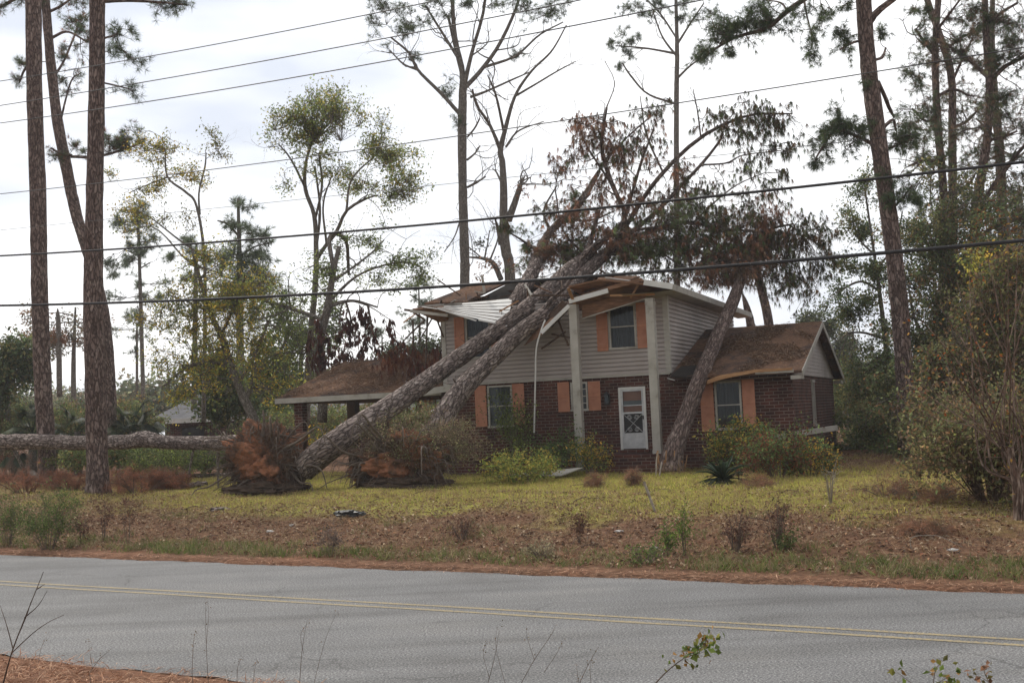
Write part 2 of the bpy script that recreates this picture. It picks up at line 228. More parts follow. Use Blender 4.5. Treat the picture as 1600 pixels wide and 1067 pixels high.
# ------------------------------------------------------------------ mesh helpers
def mesh(name, parts, mat, parent=None, tint=None, bk=None, smooth=False):
    """parts: list of (verts n x 3, faces m x k)"""
    vs, fl, lt, off = [], [], [], 0
    for V, F in parts:
        V = np.asarray(V, float).reshape(-1, 3); F = np.asarray(F, int)
        if len(F) == 0: off += len(V); vs.append(V); continue
        vs.append(V); fl.append((F + off).ravel()); lt.append(np.full(len(F), F.shape[1])); off += len(V)
    V = np.concatenate(vs); I = np.concatenate(fl); T = np.concatenate(lt)
    me = bpy.data.meshes.new(name); me.vertices.add(len(V)); me.vertices.foreach_set('co', V.ravel().astype(np.float32))
    me.loops.add(len(I)); me.loops.foreach_set('vertex_index', I.astype(np.int32))
    me.polygons.add(len(T)); me.polygons.foreach_set('loop_start', np.concatenate([[0], np.cumsum(T)[:-1]]).astype(np.int32)); me.polygons.foreach_set('loop_total', T.astype(np.int32))
    me.update(calc_edges=True)
    me.polygons.foreach_set('use_smooth', np.full(len(T), smooth))
    if tint is not None:
        t = np.concatenate(tint) if isinstance(tint, list) else tint
        a = me.attributes.new('tint', 'FLOAT_COLOR', 'POINT'); a.data.foreach_set('color', np.concatenate([t, np.ones((len(t), 1))], 1).ravel().astype(np.float32))
    if bk is not None:
        b = np.concatenate(bk); a = me.attributes.new('bk', 'FLOAT_VECTOR', 'POINT'); a.data.foreach_set('vector', b.ravel().astype(np.float32))
    me.materials.append(M[mat] if isinstance(mat, str) else mat)
    o = bpy.data.objects.new(name, me); C.objects.link(o)
    if parent is not None: o.parent = parent
    return o
def tag(o, label=None, cat=None, group=None, kind=None):
    for k, v in (('label', label), ('category', cat), ('group', group), ('kind', kind)):
        if v: o[k] = v
    return o
def empty(name, loc=(0, 0, 0), rz=0):
    o = bpy.data.objects.new(name, None); C.objects.link(o); o.location = tuple(loc); o.rotation_euler = (0, 0, rz); o.empty_display_size = .3
    return o
def recentre(root, p):                 # parts are written in world metres; hang them on an Empty at p
    root.location = tuple(p)
    for c in root.children: c.location = (-p[0], -p[1], -p[2])
def box(u0, u1, v0, v1, z0, z1):
    V = [(u, v, z) for z in (z0, z1) for v in (v0, v1) for u in (u0, u1)]
    return A(V, float), A([(0, 2, 3, 1), (4, 5, 7, 6), (0, 1, 5, 4), (2, 6, 7, 3), (0, 4, 6, 2), (1, 3, 7, 5)])
def beam(p, q, w, h, up=(0, 0, 1)):    # rectangular bar from p to q
    p = A(p, float); q = A(q, float); t = nrm(q - p); s = nrm(np.cross(t, up)); n = np.cross(s, t)
    V = [e + s * a * w / 2 + n * b * h / 2 for e in (p, q) for b in (-1, 1) for a in (-1, 1)]
    return A(V), A([(0, 1, 3, 2), (4, 6, 7, 5), (0, 4, 5, 1), (2, 3, 7, 6), (0, 2, 6, 4), (1, 5, 7, 3)])
def slab(pts, th):                     # polygon pts pushed along th
    P = A(pts, float); th = A(th, float); n = len(P); V = np.concatenate([P, P + th]); out = [(V, A([list(range(n))[::-1]])), (V, A([list(range(n, 2 * n))]))]
    out.append((V, A([(i, (i + 1) % n, n + (i + 1) % n, n + i) for i in range(n)]))); return out
def tubes(P, R, k=6, caps=False, rough=0.0):
    """P: M x K x 3 centre lines, R: M x K radii -> one (V, F) and bark coords"""
    P = np.asarray(P, float); R = np.asarray(R, float)
    if P.ndim == 2: P = P[None]; R = R[None]
    m, K, _ = P.shape
    T = np.gradient(P, axis=1); T = nrm(T); mean = nrm(P[:, -1] - P[:, 0])
    ref = np.where((np.abs(mean[:, 2]) < .8)[:, None], A([0, 0, 1.]), A([0, 1., 0]))[:, None]
    s = nrm(np.cross(T, np.broadcast_to(ref, T.shape))); n = np.cross(s, T)
    a = np.linspace(0, 2 * np.pi, k, endpoint=False); ca, sa = np.cos(a), np.sin(a)
    RR = R[:, :, None] * (1 + (rng.normal(0, rough, (m, K, k)) if rough else 0))
    V = P[:, :, None] + (s[:, :, None] * ca[None, None, :, None] + n[:, :, None] * sa[None, None, :, None]) * (RR[..., None] if RR.ndim == 3 else R[:, :, None, None])
    ln = np.concatenate([np.zeros((m, 1)), np.cumsum(np.linalg.norm(np.diff(P, axis=1), axis=2), 1)], 1)
    r0 = R.max(1)[:, None, None]
    off = rng.random((m, 1, 1)) * 50
    B = np.stack([np.broadcast_to(ca * r0, (m, K, k)) + off, np.broadcast_to(sa * r0, (m, K, k)) + 0 * off, np.broadcast_to(ln[:, :, None], (m, K, k)) + off], -1)
    i = np.arange(m)[:, None, None] * K * k; j = np.arange(K - 1)[None, :, None] * k; q = np.arange(k)[None, None]; q2 = (q + 1) % k
    F = np.stack([i + j + q, i + j + q2, i + j + k + q2, i + j + k + q], -1).reshape(-1, 4)
    parts = [(V.reshape(-1, 3), F)]
    return parts[0], None, B.reshape(-1, 3)
def tube_obj(name, P, R, mat, parent=None, k=8, rough=0.0, smooth=True, bk=True):
    p, f, b = tubes(P, R, k, False, rough)
    o = mesh(name, [(p[0], p[1])], mat, parent, bk=[b] if bk else None, smooth=smooth)
    return o
def spline(P, n):                      # Catmull-Rom resample of a polyline (any width)
    P = np.asarray(P, float); Q = np.concatenate([[2 * P[0] - P[1]], P, [2 * P[-1] - P[-2]]]); m = len(P) - 1
    t = np.linspace(0, m - 1e-6, n); i = t.astype(int); f = (t - i)[:, None]; a, b, c, d = Q[i], Q[i + 1], Q[i + 2], Q[i + 3]
    return .5 * ((2 * b) + (c - a) * f + (2 * a - 5 * b + 4 * c - d) * f ** 2 + (3 * b - a - 3 * c + d) * f ** 3)
def needles(P, D, n, L, w, col, spread=.75, droop=0.0, cvar=.25):
    """tufts of thin needles at P pointing about D"""
    m = len(P); P = np.repeat(P, n, 0); D = np.repeat(nrm(D), n, 0)
    d = nrm(D * .55 + rng.normal(0, spread, (m * n, 3)) - A([0, 0, droop])); ll = L * rng.uniform(.6, 1.1, (m * n, 1)); s = nrm(np.cross(d, rng.normal(0, 1, (m * n, 3)))) * w / 2
    o = P + d * .02; V = np.stack([o - s, o + s, o + d * ll], 1).reshape(-1, 3)
    F = np.arange(m * n * 3).reshape(-1, 3)
    c = np.asarray(col, float); c = c[rng.integers(0, len(c), m)] if c.ndim == 2 else np.tile(c, (m, 1))
    c = c * np.exp(rng.normal(0, cvar, (m, 1))); c = np.repeat(c, n * 3, 0)
    return (V, F), c
def leaves(P, n, L, col, scat=.15, cvar=.3, hang=0.0, aspect=.5):
    m = len(P); c = np.asarray(col, float); c = c[rng.integers(0, len(c), m)] if c.ndim == 2 else np.tile(c, (m, 1)); c = np.repeat(c * np.exp(rng.normal(0, cvar, (m, 1))), n, 0) * np.exp(rng.normal(0, .18, (m * n, 1)))
    P = np.repeat(P, n, 0) + rng.normal(0, scat, (m * n, 3)); a = nrm(rng.normal(0, 1, (m * n, 3)) - A([0, 0, hang])); b = nrm(np.cross(a, rng.normal(0, 1, (m * n, 3))))
    l = L * rng.uniform(.6, 1.2, (m * n, 1)); nn = np.cross(a, b) * l * .12
    V = np.stack([P, P + a * l * .5 + b * l * aspect / 2 + nn, P + a * l, P + a * l * .5 - b * l * aspect / 2 + nn], 1).reshape(-1, 3)
    return (V, np.arange(m * n * 4).reshape(-1, 4)), np.repeat(c, 4, 0)
def clump_pts(c, rad, n, sub=9, tight=.30):
    k = max(1, n // sub); u = np.clip(rng.normal(0, .68, (k, 3)), -1.6, 1.6); cc = A(c) + u * A(rad); wt = rng.random(k) ** 1.5 + .15; sz = rng.uniform(.55, 1.3, k)
    idx = rng.choice(k, n, p=wt / wt.sum()); p = cc[idx] + rng.normal(0, 1, (n, 3)) * (A(rad) * tight * .35 + .14) * sz[idx][:, None]
    return cc, idx, p
def connect(a, b, bend=.12, K=6, sag=0.0):
    """curved twigs from a[i] to b[i]"""
    m = len(a); t = np.linspace(0, 1, K)[None, :, None]; d = (b - a)[:, None]; L_ = np.linalg.norm(b - a, axis=1)[:, None, None]
    off = rng.normal(0, 1, (m, 1, 3)) * L_ * bend; off2 = rng.normal(0, 1, (m, 1, 3)) * L_ * bend * .5
    return a[:, None] + d * t + off * np.sin(np.pi * t) + off2 * np.sin(2 * np.pi * t) - A([0, 0, 1.]) * L_ * sag * np.sin(np.pi * t)
def nearest(a, pts):
    out = np.empty(len(a), int)
    for i in range(0, len(a), 200):
        out[i:i + 200] = ((a[i:i + 200, None] - pts[None]) ** 2).sum(-1).argmin(1)
    return out
def subbranch(P, R, n, l0, l1, up=.3, r=.3, K=7, bend=.12, start=.3):
    """side branches off a set of limbs (list of K x 3)"""
    a, b, rr = [], [], []
    for p, q in zip(P, R):
        for _ in range(n):
            i = int(len(p) * rng.uniform(start, .98)); i = min(max(i, 1), len(p) - 2); t = nrm(p[i + 1] - p[i - 1]); d = nrm(t * .8 + rng.normal(0, .7, 3) + A([0, 0, up]))
            a.append(p[i]); b.append(p[i] + d * rng.uniform(l0, l1)); rr.append(q[i] * r)
    a, b, rr = A(a), A(b), A(rr); PP = connect(a, b, bend, K); return PP, rr[:, None] * np.linspace(1, .3, K)[None]
def grow_tree(name, label, cat, trunk, Y, limbs=(), clumps=(), ftype='needle', cols=((.05, .08, .03),), mat='pine_bark', dY=2.0, group=None,
              n_needle=22, L=.24, w=.012, nleaf=8, leafL=.10, droop=0.0, sag=0.0, extra=None, sides=10, rough=.03, bare=0, barelen=(.6, 1.6), sub=9, twig_r=.012, sprd=.6, mid=True, cat_leaf='crown', leafscat=.16, root=None, trunk_name='trunk', tight=.30, flare=0.0, cvar=.3):
    """a tree traced on its picture: trunk = [(x, y, width px)], limbs = [[(x, y, w)...]], clumps = [(x, y, rx, ry, n)]"""
    Yf = (lambda i, n: Y) if np.isscalar(Y) else (lambda i, n: np.interp(i / (n - 1), np.linspace(0, 1, len(Y)), Y))
    n = len(trunk); T = A([at(x, y, Yf(i, n)) for i, (x, y, _w) in enumerate(trunk)]); TR = A([q[2] * Yf(i, n) / FPX / 2 for i, q in enumerate(trunk)])
    Ltot = np.linalg.norm(np.diff(T, axis=0), axis=1).sum(); K = int(np.clip(Ltot / .35, 12, 80))
    TS = spline(T, K); RS = spline(TR[:, None], K)[:, 0]
    if flare:
        d = np.linalg.norm(TS - TS[0], axis=1); RS = RS * (1 + flare * np.exp(-d / .45))
    e = root or empty(name); tp, tb = [], []
    p, _, b = tubes(np.concatenate([TS[:1], TS, TS[-1:]]), np.concatenate([[.004], RS, [.004]]), sides, False, rough); tp.append(p); tb.append(b)
    skel = [TS[K // 3:]]; skr = [RS[K // 3:]]; LP, LR = [], []
    for lm in limbs:
        a = A([(x, y) for x, y, *_ in lm], float); w_ = A([q[2] if len(q) > 2 else 3 for q in lm], float)
        xy0 = a[0]; j = ((A([proj(q) for q in TS]) - xy0) ** 2).sum(1).argmin()
        y0 = TS[j][1]
        if LP and len(lm[0]) > 3:                    # starts on an earlier limb
            allp = np.concatenate(LP); y0 = allp[((A([proj(q) for q in allp]) - xy0) ** 2).sum(1).argmin()][1]
        dy = rng.uniform(-dY, dY); pts = A([at(q[0], q[1], y0 + dy * (i / max(1, len(a) - 1)) ** 1.2) for i, q in enumerate(a)]); rr = w_ * pts[:, 1] / FPX / 2
        k = 14; pp = spline(pts, k); r_ = np.maximum(spline(rr[:, None], k)[:, 0], .006); LP.append(pp); LR.append(r_)
        p, _, b = tubes(pp, r_, 6, False, rough); tp.append(p); tb.append(b); skel.append(pp); skr.append(r_)
    if bare and LP:
        B1, R1 = subbranch(LP, LR, bare, *barelen, up=.25, r=.45); p, _, b = tubes(B1, R1, 5); tp.append(p); tb.append(b)
        B2, R2 = subbranch(B1, R1, 3, barelen[0] * .4, barelen[1] * .5, up=.3, r=.5, K=5); p, _, b = tubes(B2, R2, 3); tp.append(p); tb.append(b)
        B3, R3 = subbranch(B2, R2, 2, barelen[0] * .25, barelen[1] * .3, up=.2, r=.6, K=4); p, _, b = tubes(B3, R3, 3); tp.append(p); tb.append(b)
        skel.append(B1.reshape(-1, 3)); skr.append(R1.ravel())
    SK = np.concatenate(skel); SR = np.concatenate(skr); fp, ft = [], []
    for cl in clumps:
        x, y, rx, ry, nn = cl[:5]; col = cl[5] if len(cl) > 5 else cols; dr = cl[6] if len(cl) > 6 else droop
        j = ((A([proj(q) for q in SK]) - A([x, y])) ** 2).sum(1).argmin(); Yc = SK[j][1]; c = at(x, y, Yc); s_ = Yc / FPX
        cc, idx, pts = clump_pts(c, (rx * s_, max(.5, (rx + ry) * .4 * s_), ry * s_), nn, sub, tight)
        ni = nearest(cc, SK); a = SK[ni]; BP = connect(a, cc, .12, 6, sag); br = np.minimum(np.maximum(SR[ni] * .5, .012), .012 + .012 * np.linalg.norm(cc - a, axis=1))
        p, _, b = tubes(BP, br[:, None] * np.linspace(1, .4, 6)[None], 4); tp.append(p); tb.append(b)
        # twigs from the branch to each tuft
        q = BP[idx, rng.integers(3, 6, nn)]; TP = connect(q, pts, .1, 4, sag); p, _, b = tubes(TP, np.full((nn, 4), twig_r) * np.linspace(1, .4, 4)[None], 3); tp.append(p); tb.append(b)
        if ftype == 'needle':
            f, c_ = needles(pts, pts - q + A([0, 0, .1 - dr]), n_needle, L, w, col, sprd, dr, cvar); fp.append(f); ft.append(c_)
            m2 = (TP[:, 2] if mid else TP[::4, 2]); m2 = m2 + rng.normal(0, .02, m2.shape); f, c_ = needles(m2, (pts - q)[:: 1 if mid else 4], n_needle // 2, L * .9, w, col, sprd, dr, cvar); fp.append(f); ft.append(c_)
        else:
            f, c_ = leaves(np.concatenate([pts, TP[:, 2]]), nleaf, leafL, col, leafscat, cvar, dr); fp.append(f); ft.append(c_)
    mesh(trunk_name, tp, mat, e, bk=tb, smooth=True)
    if fp: mesh(cat_leaf, fp, 'needle' if ftype == 'needle' else 'leaf', e, tint=ft)
    if root is None:
        recentre(e, T[0]); tag(e, label, cat, group)
    return e, TS, RS
def proj(p):
    x, y, z = p[0], p[1], p[2] - EYE; yc = y * cp + z * sp; zc = -y * sp + z * cp; xr = x * cr - zc * sr; zr = x * sr + zc * cr
    return 800 + FPX * xr / yc, 533.5 - FPX * zr / yc
PG = ((.085, .12, .055), (.12, .16, .07), (.07, .10, .05))
PB = ((.13, .05, .028), (.19, .075, .035), (.09, .04, .025))
PX = PG + ((.20, .10, .06),)
YG = ((.42, .36, .07), (.28, .30, .07), (.19, .22, .06), (.50, .34, .06))
GR = ((.12, .16, .05), (.09, .12, .045), (.16, .19, .065))
# ------------------------------------------------------------------ ground, road, markings
def sheet(name, srange, rrange, ns, nr, zf, mat, edge=None):
    ss = np.asarray(srange) if ns is None else np.linspace(*srange, ns); rr = np.asarray(rrange) if nr is None else np.linspace(*rrange, nr)
    SS, RR = np.meshgrid(ss, rr, indexing='ij')
    if edge is not None: SS = edge(SS, RR)
    X = RR * RD[0] + SS * RN[0]; Y = RR * RD[1] + SS * RN[1]; Z = zf(X, Y) if callable(zf) else np.full(X.shape, zf)
    V = np.stack([X, Y, Z], -1).reshape(-1, 3); a, b = SS.shape; i = np.arange(a - 1)[:, None] * b + np.arange(b - 1)[None]
    F = np.stack([i, i + b, i + b + 1, i + 1], -1).reshape(-1, 4)
    return mesh(name, [(V, F)], mat, smooth=True)
def dens(lo, hi, mid0, mid1, st, cs):
    return np.concatenate([np.arange(lo, mid0, cs), np.arange(mid0, mid1, st), np.arange(mid1, hi, cs)])
tag(sheet('ground', dens(-60, 460, -4, 60, .25, 12), dens(-320, 320, -40, 50, .4, 12), None, None, gz, 'ground'), kind='structure')
ed = lambda r, k: .05 * np.sin(r * 2.1 + k) + .03 * np.sin(r * 5.3 + 2 * k) + .02 * np.sin(r * 11.7)
def redge(SS, RR):
    SS = SS.copy(); SS[0] += ed(RR[0], 1) - .02 * 0; SS[-1] += ed(RR[-1], 4); return SS
tag(sheet('road', [S_NEAR - .15, 9, 10, 11, 12, 13, 14, S_FAR], dens(-200, 200, -20, 20, .1, 4), None, None, 0.0, 'asphalt', redge), kind='structure')
ro = bpy.data.objects['road']
def mark(s0, s1): return sheet('road_marking', [s0, (s0 + s1) / 2, s1], dens(-200, 200, -20, 20, .2, 4), None, None, .004, 'yellow_paint', lambda SS, RR: SS + .012 * np.sin(RR * 1.3) + .006 * np.sin(RR * 4.7 + SS * 40))
a_, b_ = mark(S_MID - .20, S_MID - .11), mark(S_MID + .07, S_MID + .16)
for o in (a_, b_): tag(o, kind='structure')
# ---- ground cover
def scat(n, s0, s1, r0, r1, f=None):
    s = rng.uniform(s0, s1, n); r = rng.uniform(r0, r1, n); P = np.stack([r * RD[0] + s * RN[0], r * RD[1] + s * RN[1]], -1)
    if f is not None: P = P[f(P[:, 0], P[:, 1])]
    return np.concatenate([P, gz(P[:, 0], P[:, 1])[:, None]], 1)
def vis(x, y): return (y > 2) & (np.abs(x / np.maximum(y, .1)) < .52)
def pat(x, y, f=.35, k=0):
    return np.sin(x * f + k + 1.3 * np.sin(y * f * .8 + k)) * np.cos(y * f * 1.1 - k + np.sin(x * f * 1.7)) 
def blades(P, n, h, w, col, lean=.5, scat_=.05, cvar=.2):
    m = len(P); c = np.asarray(col, float)[rng.integers(0, len(col), m)] * np.exp(rng.normal(0, cvar, (m, 1))); P = np.repeat(P, n, 0) + rng.normal(0, 1, (m * n, 3)) * A([scat_, scat_, 0])
    hh = h * rng.uniform(.4, 1.2, (m * n, 1)); d = rng.normal(0, lean, (m * n, 3)); d[:, 2] = 1; d = nrm(d); s = nrm(np.cross(d, rng.normal(0, 1, (m * n, 3)))) * w / 2
    bend = rng.normal(0, lean * .4, (m * n, 3)) * hh; bend[:, 2] = -np.abs(bend[:, 2]) * .5
    q = P + d * hh * .55; V = np.stack([P - s, P + s, q + s * .8, q - s * .8, q + d * hh * .45 + bend], 1).reshape(-1, 3); i = np.arange(m * n)[:, None] * 5
    F = np.concatenate([i + A([0, 1, 2]), i + A([0, 2, 3]), i + A([3, 2, 4])]); return (V, F), np.repeat(np.repeat(c, n, 0), 5, 0)
LAWN = ((.44, .41, .10), (.33, .36, .08), (.54, .48, .14), (.42, .32, .15), (.34, .24, .13))
def lawnmask(x, y):
    s = x * RN[0] + y * RN[1] + 1.6 * pat(x, y, .5, 1) + .7 * pat(x, y, 1.7, 3) - .06 * np.clip(-x, 0, 30); return vis(x, y) & (s > 21.4) & (s < 35.5) & (rng.random(len(x)) < np.clip((s - 21) / 4, .15, 1) * np.interp(x, [-13, -7, 5, 10], [.4, 1, 1, .35]) * (.55 + .45 * (pat(x, y, 1.1, 2) > -.3)))
f1, c1 = blades(scat(90000, 20, 36, -35, 25, lawnmask), 5, .14, .012, LAWN, .55, .09)
tag(mesh('lawn_grass', [f1], 'leaf', tint=[c1]), kind='stuff')
VG = ((.10, .14, .035), (.14, .18, .05), (.20, .19, .08), (.26, .22, .12))
def vmask(x, y): return vis(x, y) & (rng.random(len(x)) < .25 + .75 * (pat(x, y, 1.4, 2) > 0))
f1, c1 = blades(scat(3000, 15.75, 17.0, -30, 16, vmask), 8, .21, .010, VG, .6, .07)
f2, c2 = blades(scat(2600, 17.0, 22, -30, 22, lambda x, y: vmask(x, y) & (pat(x, y, .9, 5) > .25)), 7, .20, .010, VG + ((.25, .16, .08),), .6, .08)
tag(mesh('verge_grass', [f1, f2], 'leaf', tint=[c1, c2]), kind='stuff')
DG = ((.26, .17, .10), (.36, .25, .15), (.18, .11, .07), (.42, .33, .21))
f1, c1 = blades(scat(30000, 16, 26, -34, 26, vis), 4, .13, .008, DG, .9, .10)
f2, c2 = blades(scat(14000, 33, 42, -30, 25, vis), 4, .16, .012, DG + LAWN[:1], .8, .10)
tag(mesh('dry_grass', [f1, f2], 'leaf', tint=[c1, c2]), kind='stuff')
def flat(P, L, w, col, lift=.012, tilt=.25, curl=.2):
    m = len(P); c = np.asarray(col, float)[rng.integers(0, len(col), m)] * np.exp(rng.normal(0, .25, (m, 1))); a = rng.uniform(0, 2 * np.pi, m)
    d = nrm(np.stack([np.cos(a), np.sin(a), rng.normal(0, tilt, m)], -1)); s = nrm(np.cross(d, nrm(A([0, 0, 1.]) + rng.normal(0, tilt, (m, 3))))); l = L * rng.uniform(.5, 1.2, (m, 1)); P = P + A([0, 0, 1.]) * (lift + np.abs(rng.normal(0, lift, (m, 1))))
    up = A([0, 0, 1.]) * l * curl
    V = np.stack([P, P + d * l * .5 + s * l * w / 2 + up, P + d * l, P + d * l * .5 - s * l * w / 2 + up], 1).reshape(-1, 3); return (V, np.arange(m * 4).reshape(-1, 4)), np.repeat(c, 4, 0)
BL = ((.20, .09, .05), (.13, .06, .04), (.30, .17, .09), (.42, .32, .22), (.09, .05, .035))
fl = [flat(scat(60000, 15.9, 27, -36, 28, vis), .085, .6, BL), flat(scat(5000, 27, 44, -36, 25, vis), .10, .6, BL), flat(scat(16000, 15.9, 21, 2, 24, vis), .10, .65, ((.06, .035, .028), (.11, .06, .04), (.05, .03, .025)), .03)]
tag(mesh('fallen_leaves', [a for a, b in fl], 'litter', tint=[b for a, b in fl]), kind='stuff')
ST = ((.26, .12, .065), (.36, .19, .11), (.17, .08, .05), (.45, .28, .18))
fl = [flat(scat(15000, 15.05, 15.5, -34, 12, vis), .16, .06, ST, .012, .12, .05), flat(scat(6000, 14.8, 15.3, -34, 12, vis), .14, .06, ST, .008, .1, .05)]
P_ = scat(60000, 4.2, 7.95, -12, 9, vis); k_ = P_[:, 0] * RN[0] + P_[:, 1] * RN[1] + .35 * pat(P_[:, 0], P_[:, 1], 1.6, 1) + .25 * pat(P_[:, 0], P_[:, 1], 4, 2); fl.append(flat(P_[k_ < 7.7], .17, .045, ST, .03, .3, .08))
P_ = scat(3000, 7.6, 8.5, -12, 9, vis); fl.append(flat(P_, .15, .05, ST, .01, .1, .05))
o = mesh('pine_straw', [a for a, b in fl], 'litter', tint=[b for a, b in fl]); tag(o, kind='stuff')

# twigs and bark scraps strewn over the lawn, drifts of straw
q = scat(900, 16.5, 34, -30, 24, vis); a = rng.uniform(0, 6.28, len(q)); L_ = rng.uniform(.15, .9, len(q))[:, None]; q2 = q + np.stack([np.cos(a), np.sin(a), 0 * a], 1) * L_; q2[:, 2] = gz(q2[:, 0], q2[:, 1]); T = connect(q, q2, .1, 5) + A([0, 0, .02]); p, _, _b = tubes(T, rng.uniform(.004, .013, (len(q), 1)) * np.linspace(1, .5, 5)[None], 4)
tag(mesh('fallen_twigs', [p], 'rootlet'), kind='stuff')
# ------------------------------------------------------------------ the damaged house (house coordinates: u right, v back, z up from the door sill)
house = empty('house', HO, -TH)
tag(house, 'two storey brick and siding house with orange shutters, its roof crushed by fallen pines', 'house')
def part(name, parts, mat, parent=house, **k): return mesh(name, parts if isinstance(parts, list) else [parts], mat, parent, **k)
GZ = -.85
def cells(a0, a1, holes, axis):
    c = sorted({a0, a1, *[h[i] for h in holes for i in axis if a0 < h[i] < a1]}); return list(zip(c[:-1], c[1:]))
def wall(u0, u1, z0, z1, holes, v=0.0, depth=.12):
    V, F = [], []
    def q(*p): i = len(V); V.extend(p); F.append((i, i + 1, i + 2, i + 3))
    for a, b in cells(u0, u1, holes, (0, 1)):
        for c, d in cells(z0, z1, holes, (2, 3)):
            m, n = (a + b) / 2, (c + d) / 2
            if any(h[0] < m < h[1] and h[2] < n < h[3] for h in holes): continue
            q((a, v, c), (b, v, c), (b, v, d), (a, v, d))
    for h in holes:
        a, b, c, d = h; q((a, v, c), (a, v + depth, c), (a, v + depth, d), (a, v, d)); q((b, v, c), (b, v, d), (b, v + depth, d), (b, v + depth, c)); q((a, v, d), (a, v + depth, d), (b, v + depth, d), (b, v, d)); q((a, v, c), (b, v, c), (b, v + depth, c), (a, v + depth, c))
    return A(V), A(F)
W1, W2, W3, DR = (-5.12, -4.2, .92, 2.34), (-2.08, -1.48, 1.36, 2.30), (2.78, 3.63, .55, 2.08), (-.42, .50, 0.0, 2.05)
U1, U2 = (-.62, .31, 3.33, 4.78), (-5.83, -4.9, 3.33, 4.78)
part('brick_wall', [wall(-6.7, 1.345, GZ, 2.46, [W1, W2, DR]), wall(1.345, 5.24, GZ, 2.25, [W3]),
     (A([(-6.7, 0, GZ), (-6.7, 11.2, GZ), (-6.7, 11.2, 2.46), (-6.7, 0, 2.46)]), A([(0, 3, 2, 1)])), (A([(-6.7, 11.2, GZ), (5.24, 11.2, GZ), (5.24, 11.2, 2.2), (-6.7, 11.2, 2.2)]), A([(0, 1, 2, 3)]))], 'brick')
# right gable wall with its narrow window
sw = (4.45, 5.0, .5, 2.02); w_ = wall(0, 11.2, GZ, 2.2, [sw]); Vw = w_[0].copy(); part('brick_wall', (np.stack([5.24 - (Vw[:, 1]), Vw[:, 0], Vw[:, 2]], 1), w_[1]), 'brick')
part('gable_siding', slab([(5.24, -.1, 2.18), (5.24, 11.3, 2.18), (5.24, 5.6, 4.02)], (.05, 0, 0)), 'siding')
lp = []
for k in range(14):
    z = 2.20 + k * .127; w = 1 - (z - 2.18) / 1.9
    if w > .05: lp.append((A([(5.305, 5.6 - 5.6 * w, z), (5.305, 5.6 + 5.6 * w, z), (5.292, 5.6 + 5.4 * w, z + .125), (5.292, 5.6 - 5.4 * w, z + .125), (5.292, 5.6 - 5.6 * w, z), (5.292, 5.6 + 5.6 * w, z)]), A([(0, 1, 2, 3), (4, 5, 1, 0)])))
part('gable_siding', lp, 'siding')
def laps(u0, u1, z0, z1, holes, exp=.14):
    V, F = [], []; z = z0
    while z < z1 - .01:
        t = min(z + exp, z1); n = (z + t) / 2; cut = sorted([(h[0], h[1]) for h in holes if h[2] < n < h[3]]); a = u0; seg = []
        for h in cut: seg.append((a, h[0])); a = h[1]
        seg.append((a, u1))
        for a, b in seg:
            if b - a < .01: continue
            i = len(V); z_ = z + .034; V += [(a, -.058, z_), (b, -.058, z_), (b, -.05, t), (a, -.05, t), (a, -.004, z_), (b, -.004, z_)]; F += [(i, i + 1, i + 2, i + 3), (i + 4, i + 5, i + 1, i)]; V += [(a, -.05, t), (b, -.05, t), (b, -.004, t), (a, -.004, t), (a, -.004, z), (b, -.004, z), (b, -.004, z_), (a, -.004, z_)]; F += [(i + 6, i + 7, i + 8, i + 9), (i + 10, i + 11, i + 12, i + 13)]
        z = t
    return A(V), A(F)
part('siding_wall', [laps(-6.7, 1.34, 2.44, 5.05, [U1, U2]), wall(-6.7, 1.34, 2.44, 5.05, [U1, U2], .0, .1)], 'siding'); part('rear_siding', [(A([(-6.7, 11.2, 2.2), (1.34, 11.2, 2.2), (1.34, 11.2, 5.05), (-6.7, 11.2, 5.05)]), A([(0, 1, 2, 3)]))], 'siding')
Vl, Fl = laps(0, 11.2, 2.44, 5.05, []); part('siding_wall', [(np.stack([1.34 - Vl[:, 1], Vl[:, 0], Vl[:, 2]], 1), Fl)], 'siding')
Vl, Fl = laps(0, 11.2, 2.44, 5.05, []); part('siding_wall', [(np.stack([-6.7 + Vl[:, 1], Vl[:, 0], Vl[:, 2]], 1), Fl)], 'siding')
part('corner_trim', [box(1.24, 1.415, -.075, -.055, 2.44, 5.0), box(1.395, 1.415, -.055, .1, 2.44, 5.0)], 'trim'); part('corner_trim', [box(-6.76, -6.6, -.075, -.055, 2.44, 5.0)], 'trim')
part('band_board', [box(-6.72, 1.37, -.07, -.031, 2.40, 2.47)], 'trim')
part('attic_ceiling', [box(-6.6, 1.25, .15, 11.1, 5.06, 5.12)], 'dark_inside'); part('inner_wall', [box(-6.6, 1.25, 2.4, 2.5, GZ, 5.0), box(1.25, 5.1, 2.4, 2.5, GZ, 2.1)], 'dark_inside'); part('floor', [box(-6.6, 5.15, .13, 11.1, -.1, -.02), box(-6.6, 1.3, .13, 2.39, 2.3, 2.4)], 'dark_inside')
